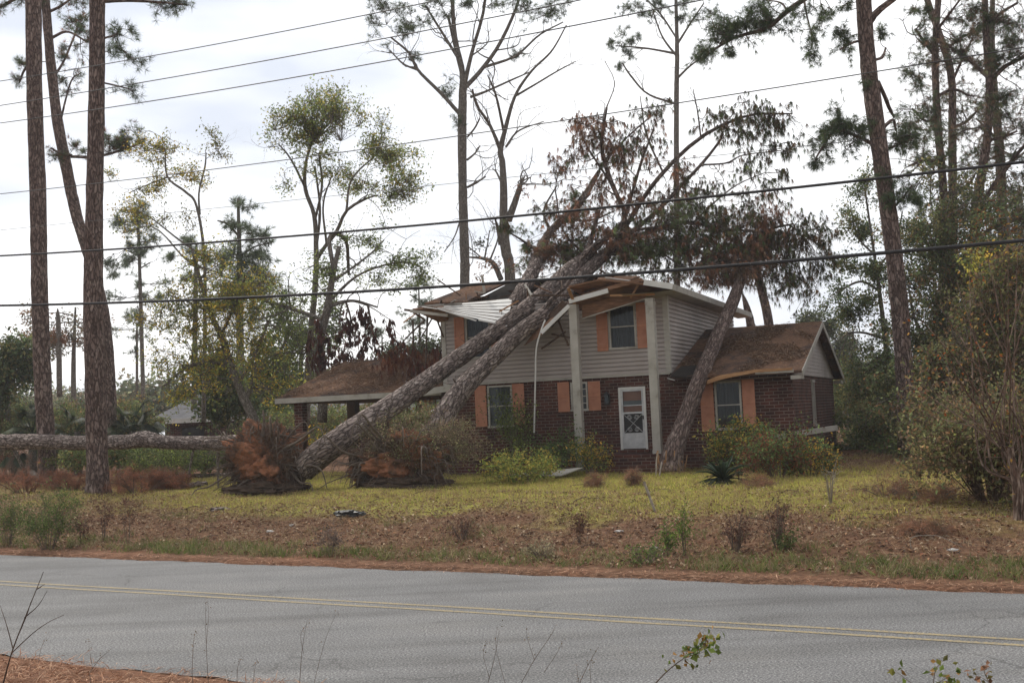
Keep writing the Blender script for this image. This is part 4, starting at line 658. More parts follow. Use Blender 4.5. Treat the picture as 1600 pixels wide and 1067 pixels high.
fallen('fallen_pine', 'bent uprooted pine just below the straighter one, its foot behind a twiggy shrub',
  [(662, 728, 42), (678, 688, 40), (698, 642, 36), (735, 594, 31), (775, 555, 28), (812, 520, 27), (850, 493, 26), (880, 464, 23), (903, 436, 22), (960, 385, 16)], [35.2, 35.6, 36.1, 36.9, 37.7, 38.3, 38.7, 39.6, 41.2, 43.5],
  limbs=[[(722, 610, 5), (712, 598, 3), (708, 592, 2)], [(842, 496, 9), (862, 468, 9), (885, 446, 7), (905, 420, 4)], [(868, 478, 5), (866, 462, 4), (862, 452, 2)], [(965, 375, 9.4), (1000, 318, 7.9), (1036, 270, 7.2), (1095, 215, 6.5), (1167, 181, 4.3), (1238, 178, 2.2)], [(960, 383, 8.6), (1019, 337, 7.9), (1060, 295, 6.5), (1095, 258, 5.8), (1125, 220, 4.3), (1129, 206, 2.2)], [(970, 378, 8.6), (1053, 350, 7.2), (1090, 350, 5.8), (1129, 358, 5.0), (1190, 362, 3.6), (1255, 368, 2.2)],
     [(1095, 258, 3.6, 0.9), (1135, 255, 2.9), (1160, 243, 2.2), (1205, 237, 1.3)], [(1095, 215, 2.9, 0.9), (1090, 175, 2.2), (1083, 140, 1.3)], [(1080, 352, 3.6, 0.9), (1110, 322, 2.9), (1150, 290, 2.2), (1195, 270, 1.3)], [(1036, 270, 3.6, 0.9), (1010, 210, 2.9), (1000, 150, 1.3)], [(985, 380, 5.0), (1060, 390, 4.3), (1120, 400, 3.6), (1160, 420, 2.9)]],
  clumps=[(1170, 190, 46, 22, 190, DRP, 1.1), (1210, 185, 34, 20, 120, DRP, 1.3), (1190, 235, 36, 26, 130, DRP, 1.3), (1225, 250, 12, 26, 40, DRP, 1.4), (1135, 195, 30, 18, 60, DRP, 1.1), (1100, 180, 30, 20, 30, DRP, 0.9),
     (1060, 345, 60, 30, 260, DGN + DRP, 0.7), (1110, 375, 60, 36, 340, DGN + DBR[:2], 0.8), (1180, 365, 36, 40, 380, DBR, 1.0), (1060, 400, 70, 26, 360, DGN + DBR[:1], .7), (1130, 425, 50, 22, 380, DBR, 0.8), (1270, 370, 34, 24, 110, DRP, 1.1), (1285, 410, 22, 26, 100, DRP, 1.2), (1215, 420, 40, 30, 240, DRP + DBR[3:], 1.1), (1150, 330, 40, 22, 100, DRP, 0.9), (1210, 340, 26, 16, 50, DBR, 1.0), (1050, 300, 40, 26, 70, DBR, 1.0), (1240, 450, 18, 18, 40, DRP, 1.2), (1100, 335, 60, 24, 110, DRP, 0.9), (1160, 395, 60, 34, 200, DRP + DBR[:1], 1.0), (1225, 385, 34, 30, 220, DRP, 1.1), (1090, 290, 50, 20, 120, DRP, 1.0), (1185, 300, 40, 14, 60, DRP, 1.0)],
  plate=((cb_[0], cb_[1], cb_[2] + .72), (1.3, .62, .80), -.3, 190, 22, (.1, .5, 0)), droop=1.25, L=.30, w=.017, n_needle=17, sprd=.42, mid=False, cvar=.4, sub=6, dY=1.6, twig_r=.01, bare=3, barelen=(.5, 1.4), flare=.0)
fallen('fallen_pine', 'fallen pine deepest in the smashed roof, behind both long trunks, arching into mossy branches',
  [(772, 520, 24), (794, 487, 24), (815, 456, 23), (832, 425, 22), (843, 395, 17), (860, 362, 12), (905, 318, 12), (936, 268, 6)], [39.5, 39.8, 40.4, 41.6, 43, 44, 45, 46],
  limbs=[[(845, 395, 6.5), (815, 375, 3.6), (790, 360, 2.2)], [(862, 365, 5.8), (850, 330, 3.6), (870, 290, 2.2)], [(880, 340, 5.0), (920, 345, 3.6), (960, 330, 2.2)]],
  clumps=[(850, 398, 24, 22, 150, DBR, .5), (828, 385, 16, 24, 60, DGN, 0.7), (880, 385, 26, 16, 110, ((.09, .12, .03), (.05, .07, .02)), .5), (860, 330, 26, 20, 40, DRP, 0.9), (905, 320, 26, 14, 50, ((.10, .13, .03), (.06, .08, .02)), .6), (790, 365, 18, 18, 26, DRP, 0.9)], droop=.8, L=.26, w=.013, dY=1, bare=2, barelen=(.4, 1.0))
e4, T4, R4 = fallen('leaning_pine', 'snapped pine leaning over the low right wing against the upper eave, splintered at its foot', mat='pine_bark', pts=
  [(1046, 745, 44), (1051, 712, 34), (1061, 680, 28), (1076, 640, 26), (1094, 590, 24), (1119, 530, 22), (1145, 472, 19), (1166, 408, 15), (1176, 370, 10)], Ys=[35.0, 35.2, 35.6, 36.1, 36.7, 38.8, 41, 43.4, 44.4],
  limbs=[[(1168, 400, 7), (1150, 370, 5), (1120, 345, 3)], [(1172, 390, 7), (1200, 360, 5), (1240, 350, 3)]], clumps=[(1165, 385, 34, 24, 150, DBR, 1.0), (1195, 395, 30, 24, 100, DRP, 1.1)], droop=1.25, L=.29, w=.017, n_needle=17, sprd=.42, mid=False, sub=6, flare=.1)
ax_ = T4[0]; sp_ = []
for k in range(34):
    a = rng.uniform(0, 6.28); r_ = rng.uniform(.25, .62); b0 = ax_ + A([math.cos(a) * r_ * .8, math.sin(a) * r_ * .6, -.1]); sp_.append(beam(b0, b0 + A([rng.normal(0, .12), rng.normal(0, .1), rng.uniform(.25, .95)]), rng.uniform(.02, .07), .02))
s_ = mesh('splinters', sp_, 'rawwood', e4); s_.location = (-ax_[0], -ax_[1], -ax_[2])
f, c_ = blades(np.tile(ax_ + A([-.1, -.4, .0]), (26, 1)) + rng.normal(0, .22, (26, 3)) * A([1, .6, .3]), 14, .55, .012, ((.30, .20, .10), (.18, .10, .05)), .9, .10)
s_ = mesh('torn_fibres', [f], 'litter', e4, tint=[c_]); s_.location = (-ax_[0], -ax_[1], -ax_[2])
# the long log on the left
lg = [(-40, 690, 26), (0, 691, 25), (60, 690, 24), (130, 692, 22), (200, 690, 23), (225, 686, 26), (260, 691, 21), (330, 692, 22), (392, 691, 24), (412, 691, 20)]; ly = [48.5, 47.5, 46.5, 45, 43, 42, 41, 39, 37, 36]
P = spline(A([at(x, y, Y) for (x, y, w), Y in zip(lg, ly)]), 70); R = spline(A([[w * Y / FPX / 2] for (x, y, w), Y in zip(lg, ly)]), 70)[:, 0]
P = np.concatenate([P[:1], P, P[-1:]]); R = np.concatenate([[.01], R, [.01]]); lo = empty('fallen_log'); p, _, b = tubes(P, R, 20, False, .04); mesh('trunk', [p], 'fallen_bark', lo, bk=[b], smooth=True)
st = []
for x, y, x2, y2, w in ((10, 700, -20, 735, 9), (20, 705, 50, 760, 8), (150, 700, 165, 735, 6), (340, 700, 338, 735, 5), (300, 700, 285, 730, 4)):
    a = P[((A([proj(q)[0] for q in P]) - x) ** 2).argmin()]; b_ = a + A([(x2 - x) * .024, rng.normal(0, .3), 0]); b_[2] = gz(b_[0], b_[1]) + .0; st.append((spline(A([a, (a + b_) / 2 + rng.normal(0, .1, 3), b_]), 8), w * .012))
for q, r in st: p, _, b = tubes(q, r * np.linspace(1, .6, 8), 8); mesh('branch_stub', [p], 'grey_bark', lo, bk=[b], smooth=True)
recentre(lo, P[0]); tag(lo, 'long bare pine trunk lying level behind the two upright trunks at the left', 'fallen tree')
# short broken log pieces and sticks on the lawn
def logpiece(label, x0, y0, x1, y1, w, name='broken_log', mat='fallen_bark', z=None):
    a, b = gnd(x0, y0), gnd(x1, y1); r = w * a[1] / FPX / 2; K = 16; P = a + (b - a) * np.linspace(0, 1, K)[:, None]; P[:, 2] = gz(P[:, 0], P[:, 1]) + r * .8 + (0 if z is None else z * np.sin(np.linspace(0, np.pi, K))); P += rng.normal(0, r * .12, P.shape)
    P = np.concatenate([P[:1], P, P[-1:]]); R = np.concatenate([[.005], np.full(K, r), [.005]]); p, _, bb = tubes(P, R, 12, False, .06); V = p[0] - a; o = mesh(name, [(V, p[1])], mat, bk=[bb], smooth=True); o.location = tuple(a); tag(o, label, 'log'); return o
logpiece('short broken log lying on grass left of the first clay root plate', 258, 766, 322, 760, 10)
logpiece('thin grey log lying flat below the long level trunk', 258, 742, 398, 748, 7)
logpiece('crooked branch lying on the ground between the level trunk and the clay root plate', 330, 730, 432, 738, 6, 'fallen_branch', 'grey_bark', .4)
logpiece('pale forked stick lying under the level trunk', 180, 738, 240, 735, 3, 'fallen_branch', 'pale_twig', .5)
logpiece('dark branch lying across dead fronds at the far left', 0, 725, 60, 752, 7, 'fallen_branch', 'grey_bark', .4)
# ------------------------------------------------------------------ standing trees
def gy(x, y): return float(gnd(x, y)[1])
G = grow_tree
G('pine_tree', 'tall bare pine trunk standing furthest left in front of the level log', 'tree', [(76, 757, 28), (73, 700, 26), (67, 600, 26), (62, 450, 25), (59, 300, 24.5), (54, 150, 24), (52, 0, 24), (50, -70, 23)], gy(76, 757),
  limbs=[[(44, -20, 8), (20, 0, 6), (0, 12, 4), (-30, 20, 3)], [(48, 100, 5), (38, 110, 4), (30, 130, 3)]], clumps=[(10, 8, 34, 8, 60), (33, 95, 9, 10, 12), (34, 135, 12, 12, 16)], cols=PX, sides=20, flare=.12, L=.28)
G('pine_tree', 'tall bare pine trunk, second from the left edge, standing in front of the level log', 'tree', [(154, 772, 36), (152, 720, 32), (149, 600, 31), (146, 450, 30), (148, 300, 26), (151, 150, 25), (152, 0, 24), (153, -70, 24)], gy(154, 772),
  limbs=[[(160, 3, 6), (200, 1, 6), (250, 4, 4), (292, 8, 3)], [(163, 60, 4), (180, 55, 3), (190, 45, 2)], [(163, 130, 3), (185, 135, 3), (205, 140, 2)]], clumps=[(280, 6, 20, 7, 46), (180, 45, 16, 12, 36), (178, 82, 14, 14, 34), (200, 90, 14, 6, 14), (198, 142, 14, 12, 22), (235, 2, 22, 4, 16)], cols=PG, sides=20, flare=.15, L=.28)
G('pine_tree', 'leaning pine trunk rising behind and between the two upright trunks at the left', 'tree', [(173, 690, 20), (172, 600, 18), (164, 500, 17), (148, 430, 18), (133, 380, 18), (118, 330, 18), (104, 262, 18), (90, 190, 17), (79, 95, 15), (71, 0, 14), (66, -60, 13)], 56,
  limbs=[[(84, 120, 5), (100, 95, 4), (125, 35, 3)], [(80, 60, 5), (105, 50, 4), (135, 65, 3)], [(110, 245, 5), (150, 245, 5), (190, 235, 4), (225, 222, 3)], [(112, 243, 5), (95, 240, 4), (80, 232, 3)], [(92, 200, 4), (110, 130, 3), (125, 115, 2)], [(74, 20, 5), (95, 10, 4), (115, -5, 3)]],
  clumps=[(124, 34, 26, 12, 70), (128, 70, 22, 14, 56), (112, 122, 20, 14, 36), (100, 95, 14, 10, 22), (180, 222, 30, 14, 110), (205, 218, 22, 12, 60), (120, 235, 14, 12, 26), (90, 232, 12, 10, 22), (100, 3, 30, 8, 50), (35, 98, 10, 12, 10)], cols=PX, L=.30, w=.016)
G('pine_tree', 'tall forked pine with a wide open crown behind the left end of the house', 'tree', [(725, 690, 17), (726, 470, 15.5), (726, 400, 15), (723, 300, 14), (722, 200, 14), (723, 150, 13), (722, 110, 9), (710, 50, 7), (705, -40, 5)], 62,
  limbs=[[(718, 178, 7), (691, 148, 6), (653, 110, 5), (640, 84, 4), (611, 59, 3)], [(725, 135, 8), (737, 84, 6), (754, 25, 5), (760, -20, 4)], [(724, 140, 8), (750, 112, 7), (779, 72, 6), (805, 17, 5), (815, -20, 4)], [(757, 105, 5, 1), (805, 88, 4), (843, 55, 3), (880, 35, 2)], [(735, 152, 5), (760, 143, 4), (800, 125, 3), (830, 112, 2)],
     [(715, 90, 5, 1), (690, 50, 4), (665, 10, 3)], [(722, 120, 5), (712, 76, 6), (700, 25, 4)], [(730, 250, 4), (742, 240, 3), (750, 228, 2)], [(730, 293, 4), (745, 285, 4), (759, 276, 2)], [(730, 215, 3), (742, 200, 3), (750, 185, 2)], [(719, 345, 3), (710, 370, 2), (694, 394, 1.5)], [(653, 110, 4, 1), (630, 100, 3), (610, 80, 2)]],
  clumps=[(605, 20, 26, 22, 90), (620, 55, 26, 16, 70), (655, 30, 26, 14, 40), (640, 95, 14, 10, 16), (684, 125, 20, 12, 30), (700, 5, 40, 12, 60), (780, 5, 50, 12, 80), (840, 15, 40, 14, 80), (870, 5, 24, 12, 40), (800, 75, 30, 10, 24), (716, 195, 6, 12, 20)], cols=PG, bare=5, barelen=(1.2, 3.0), mat='grey_bark', L=.30, w=.016, twig_r=.016)
G('bare_tree', 'bare broken tree with a snapped side limb standing just right of the forked pine', 'tree', [(797, 690, 20), (797, 440, 17), (790, 390, 16), (787, 340, 13), (787, 300, 12), (785, 255, 10), (782, 235, 9), (790, 200, 7), (805, 150, 5), (830, 112, 4), (862, 80, 3), (885, 40, 2)], 58,
  limbs=[[(783, 237, 7), (765, 195, 5), (745, 165, 4), (738, 140, 3)], [(806, 150, 4), (840, 130, 3), (870, 112, 2.5), (900, 96, 1.5)], [(787, 205, 5), (775, 150, 4), (762, 118, 2)], [(794, 345, 12), (805, 315, 10), (813, 290, 7), (821, 273, 1)], [(783, 382, 9), (776, 350, 4), (771, 338, 1)], [(783, 437, 9), (771, 412, 8), (755, 404, 6), (734, 402, 3)], [(790, 230, 4), (810, 205, 3), (850, 190, 1.5)], [(783, 285, 4), (776, 270, 3), (769, 263, 1)], [(757, 404, 3, 1), (762, 380, 2), (765, 360, 1.5)]],
  clumps=[(772, 430, 26, 16, 20, DBR, .8), (815, 300, 20, 18, 9, DBR, .8), (770, 370, 20, 16, 12, ((.06, .07, .03),), .5)], ftype='leaf', leafL=.16, nleaf=4, bare=5, barelen=(.9, 2.6), mat='grey_bark', twig_r=.012)
G('pine_tree', 'slender straight pine rising behind the wrecked crown above the roof', 'tree', [(1058, 690, 12), (1058, 420, 10), (1057, 300, 9), (1057, 150, 8), (1058, 80, 7), (1056, 0, 5), (1055, -50, 4)], 70,
  limbs=[[(1057, 163, 4), (1012, 147, 3), (985, 118, 3), (972, 98, 2)], [(1057, 88, 4), (1035, 58, 3), (1020, 18, 2)], [(1055, 84, 4), (1010, 76, 3), (962, 72, 2)], [(1059, 122, 4), (1080, 102, 3), (1110, 82, 2)], [(1058, 70, 4), (1080, 35, 3), (1100, 5, 2)], [(1057, 60, 3), (1030, 20, 3), (1000, -10, 2)]],
  clumps=[(972, 72, 24, 16, 70), (965, 95, 10, 10, 16), (985, 5, 34, 12, 50), (1030, 8, 30, 14, 60), (1085, 12, 30, 16, 60), (1092, 90, 22, 14, 50), (1060, 30, 20, 16, 26), (990, 60, 14, 8, 16)], cols=PG, bare=3, barelen=(.9, 2.2), mat='grey_bark', L=.32, w=.018)
G('pine_tree', 'big pine at the right with a long needled limb reaching left above the roof', 'tree', [(1420, 712, 32), (1415, 620, 27), (1407, 500, 27), (1397, 400, 26), (1388, 330, 26), (1374, 230, 26), (1359, 120, 25), (1351, 30, 24), (1347, -50, 24)], gy(1420, 712),
  limbs=[[(1348, -40, 12), (1300, -28, 10), (1256, 0, 9), (1230, 18, 8), (1196, 46, 7), (1150, 58, 5), (1110, 82, 3)], [(1356, 38, 12), (1372, 18, 11), (1400, -4, 9), (1430, -30, 8)], [(1368, 228, 7), (1340, 214, 6), (1305, 205, 5), (1276, 245, 3)], [(1372, 128, 7), (1382, 150, 7), (1390, 170, 6), (1397, 184, 3)], [(1362, 95, 5), (1378, 90, 5), (1384, 75, 3)], [(1378, 205, 5), (1385, 195, 6), (1396, 188, 5), (1400, 205, 3)], [(1384, 232, 5), (1400, 228, 4), (1430, 215, 3)],
     [(1352, 62, 5), (1330, 68, 4), (1312, 78, 3)], [(1230, 18, 4, 1), (1220, 5, 3), (1195, 0, 2)], [(1256, 0, 4, 1), (1262, 30, 3), (1270, 60, 2)], [(1390, 330, 5), (1410, 310, 4), (1425, 290, 3)]],
  clumps=[(1150, 40, 40, 18, 190), (1115, 78, 26, 16, 90), (1190, 25, 34, 16, 110), (1270, 60, 14, 26, 60), (1250, 20, 26, 14, 50), (1318, 55, 16, 24, 60), (1330, 190, 30, 16, 120), (1292, 222, 24, 22, 110), (1275, 262, 10, 12, 26), (1350, 150, 8, 14, 16), (1400, 215, 24, 14, 50), (1420, 200, 24, 20, 60), (1392, 300, 14, 18, 50), (1415, 290, 22, 18, 60), (1380, 60, 14, 20, 26), (1345, 215, 18, 16, 50), (1290, 8, 22, 10, 40)], cols=PG, sides=22, L=.27, w=.014, droop=.35, mat='pine_bark')
RP = PG + ((.16, .10, .06),); RV_ = ((.15, .16, .08), (.20, .13, .08), (.12, .14, .07), (.24, .15, .09))
G('pine_tree', 'pine of the right grove standing nearest the big leaning pine', 'tree', [(1482, 700, 18), (1478, 380, 14), (1474, 295, 13), (1465, 190, 12), (1461, 84, 11), (1466, 0, 10), (1468, -50, 9)], 47,
  limbs=[[(1464, 180, 6), (1448, 190, 5), (1425, 170, 4)], [(1462, 90, 6), (1440, 60, 5), (1430, 45, 4)], [(1465, 150, 5), (1490, 140, 5), (1515, 150, 3)], [(1470, 260, 6), (1445, 250, 5), (1420, 260, 3)], [(1462, 50, 5), (1485, 20, 4), (1500, 0, 3)]],
  clumps=[(1435, 55, 24, 20, 60), (1430, 110, 24, 24, 50), (1440, 170, 26, 20, 80), (1430, 215, 30, 16, 80), (1450, 245, 26, 20, 70), (1490, 60, 26, 24, 60), (1480, 20, 30, 16, 60), (1440, 15, 24, 14, 40), (1445, 300, 26, 22, 70)], cols=RP, droop=.3, bare=3, barelen=(.8, 2), L=.26, w=.014, group='pines in the grove at the right')
G('pine_tree', 'second pine of the right grove, its trunk close beside the first', 'tree', [(1492, 700, 18), (1489, 358, 14), (1488, 211, 13), (1487, 126, 12), (1474, 72, 11), (1452, 10, 10), (1440, -30, 8)], 50,
  limbs=[[(1487, 130, 5), (1505, 90, 4), (1520, 60, 3)], [(1488, 200, 6), (1510, 190, 5), (1530, 170, 3)], [(1489, 300, 6), (1512, 290, 5), (1525, 270, 3)], [(1478, 80, 5), (1500, 60, 4), (1530, 50, 3)]],
  clumps=[(1510, 110, 24, 22, 60), (1515, 185, 26, 22, 70), (1505, 265, 24, 24, 70), (1520, 45, 24, 18, 60), (1500, 330, 26, 22, 70), (1500, 150, 60, 70, 190, RV_), (1450, 120, 40, 60, 110, RV_)], cols=RP, droop=.3, bare=3, barelen=(.8, 2), L=.26, w=.014, group='pines in the grove at the right')
G('pine_tree', 'third pine of the right grove, with a trunk bending to the right near its middle', 'tree', [(1520, 700, 20), (1523, 363, 16), (1530, 295, 15), (1543, 211, 13), (1546, 139, 12), (1541, 60, 11), (1537, -50, 9)], 46,
  limbs=[[(1545, 130, 8), (1570, 105, 7), (1600, 90, 5)], [(1543, 120, 7), (1515, 95, 6), (1480, 70, 4)], [(1540, 40, 6), (1565, 20, 5), (1590, 5, 4)], [(1540, 220, 6), (1565, 215, 5), (1590, 205, 3)], [(1527, 330, 9), (1560, 280, 8), (1590, 240, 6), (1615, 215, 5)], [(1523, 385, 9), (1550, 355, 8), (1585, 343, 7), (1615, 335, 6)]],
  clumps=[(1570, 70, 34, 20, 130), (1560, 30, 34, 18, 90), (1590, 110, 24, 20, 80), (1580, 150, 28, 22, 90), (1575, 200, 28, 20, 80), (1585, 15, 24, 14, 50), (1590, 260, 20, 26, 60), (1550, 170, 20, 14, 30), (1560, 230, 50, 60, 190, RV_), (1575, 330, 40, 40, 120, RV_), (1530, 60, 50, 40, 110, RV_)], cols=RP, droop=.3, bare=3, barelen=(.8, 2), L=.26, w=.014, group='pines in the grove at the right')
G('pine_tree', 'rightmost pine of the right grove, with a straight pale trunk', 'tree', [(1574, 700, 19), (1568, 422, 16), (1563, 253, 15), (1555, 164, 12), (1550, 60, 9), (1552, -40, 7)], 52,
  limbs=[[(1564, 260, 6), (1585, 250, 5), (1605, 235, 3)], [(1560, 220, 6), (1540, 200, 4), (1525, 185, 3)], [(1566, 330, 5), (1590, 310, 4), (1610, 305, 3)]], clumps=[(1590, 300, 24, 26, 70), (1560, 250, 22, 16, 40), (1595, 370, 20, 26, 60), (1535, 240, 20, 20, 50)], cols=RP, droop=.3, L=.26, w=.014, mat='fallen_bark', group='pines in the grove at the right')
# broadleaf thicket trees at the right
MG = ((.10, .14, .06), (.14, .18, .075), (.08, .11, .05), (.20, .18, .07)); OG = MG + ((.26, .15, .04), (.20, .085, .035))
TH_ = ((.17, .18, .08), (.24, .21, .09), (.13, .16, .07), (.28, .17, .09), (.20, .20, .09))
kw = dict(ftype='leaf', nleaf=9, leafL=.15, mat='grey_bark', twig_r=.010, leafscat=.16, tight=.5)
G('magnolia_tree', 'glossy dark leafed tree with twigs reaching left toward the gable', 'tree', [(1392, 700, 12), (1390, 600, 10), (1382, 520, 8), (1372, 440, 6), (1362, 370, 4), (1352, 300, 3)], 50,
  limbs=[[(1375, 455, 5), (1345, 440, 4), (1310, 455, 3)], [(1384, 530, 5), (1350, 520, 4), (1325, 520, 3)], [(1368, 400, 4), (1340, 370, 3), (1330, 330, 2)], [(1370, 420, 4), (1400, 380, 3), (1410, 330, 2)]],
  clumps=[(1350, 300, 16, 22, 50), (1345, 360, 24, 30, 100), (1360, 430, 34, 30, 150), (1345, 480, 30, 24, 110), (1308, 470, 18, 22, 40), (1360, 540, 34, 30, 120), (1375, 610, 40, 40, 210), (1410, 360, 20, 34, 80), (1330, 590, 26, 40, 90)], cols=MG, sag=.1, **kw)
G('thicket_tree', 'dense dark green tree filling the grove under the right pines', 'tree', [(1470, 730, 14), (1468, 640, 12), (1462, 540, 9), (1470, 440, 7), (1465, 360, 5)], 44,
  limbs=[[(1466, 560, 6), (1430, 500, 5), (1420, 450, 3)], [(1466, 520, 6), (1510, 460, 5), (1525, 410, 3)]], clumps=[(1430, 470, 34, 50, 190), (1480, 420, 44, 50, 300), (1530, 430, 44, 60, 330), (1450, 560, 50, 60, 420), (1510, 560, 50, 60, 420), (1440, 650, 60, 50, 420), (1510, 660, 60, 50, 420), (1470, 350, 34, 34, 110), (1560, 560, 40, 60, 300), (1440, 380, 40, 40, 150), (1500, 310, 50, 40, 150), (1580, 310, 30, 50, 130)], cols=MG[:3] + TH_, **kw)
G('thicket_tree', 'tall thin leafed tree at the right edge with yellowing leaves among dark ones', 'tree', [(1560, 740, 12), (1562, 640, 10), (1570, 520, 8), (1580, 430, 6), (1575, 340, 4)], 40,
  limbs=[[(1568, 540, 5), (1540, 470, 4), (1530, 420, 3)], [(1575, 450, 5), (1605, 420, 4), (1620, 400, 3)]], clumps=[(1585, 420, 40, 50, 230, OG), (1540, 420, 30, 30, 90, YG), (1590, 520, 44, 50, 300, OG), (1550, 620, 44, 50, 260, TH_), (1600, 640, 40, 60, 260, TH_), (1570, 360, 30, 24, 50, OG), (1560, 490, 30, 30, 110, TH_)], cols=OG, **kw)
for i, (x, y, rx, ry, n, Y, col, lab) in enumerate(((1350, 690, 60, 36, 420, 46, MG, 'low dark shrub mass between the right gable end and the big leaning pine'), (1430, 725, 60, 30, 330, 42, GR, 'low green shrub at the foot of the big leaning pine'), (1530, 730, 50, 40, 420, 36, TH_, 'low dark shrub under the thicket beside the stout reddish stems'), (1325, 640, 26, 40, 120, 60, OG, 'reddish autumn shrub seen past the rear corner of the gable'), (1500, 690, 60, 40, 420, 38, TH_, 'broad green shrub standing in front of the right grove'))):
    G('shrub', lab, 'shrub', [(x, y + ry, 4), (x, y, 3), (x + 3, y - ry * .8, 2)], Y, clumps=[(x, y, rx, ry, n)], cols=col, **{**kw, 'sub': 12})
G('thicket_tree', 'tall brown and olive tangle of shrubs and vines rising behind the arching stems', 'tree', [(1545, 760, 12), (1545, 650, 10), (1550, 560, 8), (1560, 460, 5)], 33,
  limbs=[[(1547, 600, 5), (1500, 540, 4), (1480, 500, 3)], [(1555, 520, 5), (1590, 470, 4), (1600, 440, 3)]], clumps=[(1500, 570, 40, 50, 260), (1565, 540, 44, 60, 330), (1600, 620, 40, 60, 260), (1530, 660, 60, 50, 380), (1590, 720, 50, 40, 260), (1480, 660, 40, 40, 200), (1590, 430, 30, 40, 110)], cols=TH_ + ((.18, .12, .08), (.14, .12, .07)), bare=6, barelen=(.6, 1.6), **kw)
# reddish multi-stemmed crape myrtle at the right edge
cm = empty('crape_myrtle'); bp_ = gnd(1592, 812); st, sr_ = [], []
tops = [(1440, 500), (1462, 470), (1478, 560), (1495, 440), (1515, 430), (1530, 470), (1545, 410), (1560, 440), (1575, 420), (1590, 400), (1600, 450), (1620, 430), (1500, 600), (1470, 620), (1520, 520), (1450, 650), (1640, 480), (1420, 600)]
for i, (x, y) in enumerate(tops):
    b0 = bp_ + A([rng.normal(0, .05), rng.normal(0, .08), 0]); kx, ky = 1575 + rng.normal(0, 14), 705 + rng.normal(0, 12); Y0 = bp_[1]; yy = Y0 + rng.normal(0, 1.0)
    st.append(spline(A([b0, at(1590 + rng.normal(0, 5), 755, Y0), at(kx, ky, Y0 + .2), at(kx + (x - kx) * .5 + rng.normal(0, 6), ky + (y - ky) * .58, (Y0 + yy) / 2), at(x, y, yy)]), 22)); sr_.append(np.linspace(.022, .006, 22))
p, _, b = tubes(A(st), A(sr_), 7, False, .05); SBR, SRR = subbranch(st, sr_, 9, .4, 1.3, .4, .4, 6, .1, .45); p2, _, b2 = tubes(SBR, SRR, 3); p3, _, b3 = tubes(np.stack([spline(A([bp_ + A([k * .06, 0, -.05]), at(1588 + k * 4, 760, bp_[1]), at(1578 + k * 3, 700, bp_[1])]), 12) for k in (-1, 0, 1)]), np.tile(np.linspace(.034, .024, 12), (3, 1)), 9, False, .06)
bark('red_bark', (.11, .06, .045), (.24, .17, .13), (.42, .34, .28), 5, .6, (.09, .06, .045))
mesh('stems', [p, p2, p3], 'red_bark', cm, bk=[b, b2, b3], smooth=True); q = SBR[:, -1]; q = q[rng.random(len(q)) < .5]; f, c_ = leaves(np.concatenate([q, SBR[::3, 3]]), 4, .065, ((.30, .17, .04), (.16, .17, .05), (.12, .14, .04), (.30, .09, .03)), .14); mesh('leaves', [f], 'leaf', cm, tint=[c_])
recentre(cm, bp_); tag(cm, 'bush of many thin reddish arching stems rooted at the right edge of the lawn', 'bush')
# ------------------------------------------------------------------ left and middle broadleaf trees
lk = dict(ftype='leaf', nleaf=5, leafL=.13, mat='grey_bark', twig_r=.012, leafscat=.13, sub=5, tight=.5)
G('sweetgum_tree', 'slim leafy tree with two yellow green crowns rising left of the house', 'tree', [(478, 665, 13), (480, 600, 11), (486, 520, 10), (493, 440, 9), (494, 390, 8), (491, 337, 7), (477, 295, 6), (478, 255, 5), (488, 220, 4)], 50,
  limbs=[[(495, 405, 7), (508, 385, 6), (526, 362, 6), (541, 330, 5), (569, 312, 4), (590, 305, 2)], [(480, 300, 4), (455, 250, 3), (435, 225, 2)], [(492, 345, 4), (503, 290, 4), (498, 240, 3)], [(541, 330, 4, 1), (550, 280, 3), (590, 240, 2)], [(510, 380, 4, 1), (505, 320, 3), (520, 270, 2)], [(493, 395, 5), (500, 330, 4), (492, 260, 3)]],
  clumps=[(500, 180, 38, 28, 300), (455, 190, 26, 20, 130), (482, 215, 36, 18, 130), (520, 165, 16, 18, 90), (590, 215, 22, 22, 120), (605, 245, 30, 16, 150), (625, 285, 26, 26, 170), (560, 285, 34, 14, 90), (510, 245, 34, 18, 60), (450, 285, 14, 14, 14), (530, 275, 20, 12, 40)], cols=((.26, .30, .10), (.20, .26, .09), (.24, .29, .10), (.42, .34, .09)), bare=3, barelen=(.7, 1.9), **lk)
G('sweetgum_tree', 'leafy tree behind the carport with a broken hooked limb', 'tree', [(503, 660, 16), (505, 600, 15), (500, 540, 14), (512, 480, 12), (520, 430, 9), (530, 385, 7)], 47,
  limbs=[[(522, 425, 8), (515, 370, 7), (540, 375, 6), (545, 430, 4)], [(515, 470, 6), (560, 430, 4), (620, 410, 3), (655, 415, 2)], [(505, 500, 7), (450, 480, 6), (410, 470, 4)], [(520, 440, 5), (575, 400, 3), (600, 375, 2)], [(512, 480, 5), (550, 470, 5), (590, 480, 3)]],
  clumps=[(560, 380, 34, 20, 70), (625, 410, 34, 18, 80), (640, 440, 26, 14, 50), (540, 420, 34, 24, 60), (450, 470, 40, 26, 130), (480, 420, 30, 24, 70), (460, 540, 34, 34, 110), (580, 440, 30, 14, 40), (480, 520, 20, 20, 30)], cols=((.18, .23, .08), (.28, .31, .10), (.13, .18, .06)), bare=3, barelen=(.8, 2), **lk)
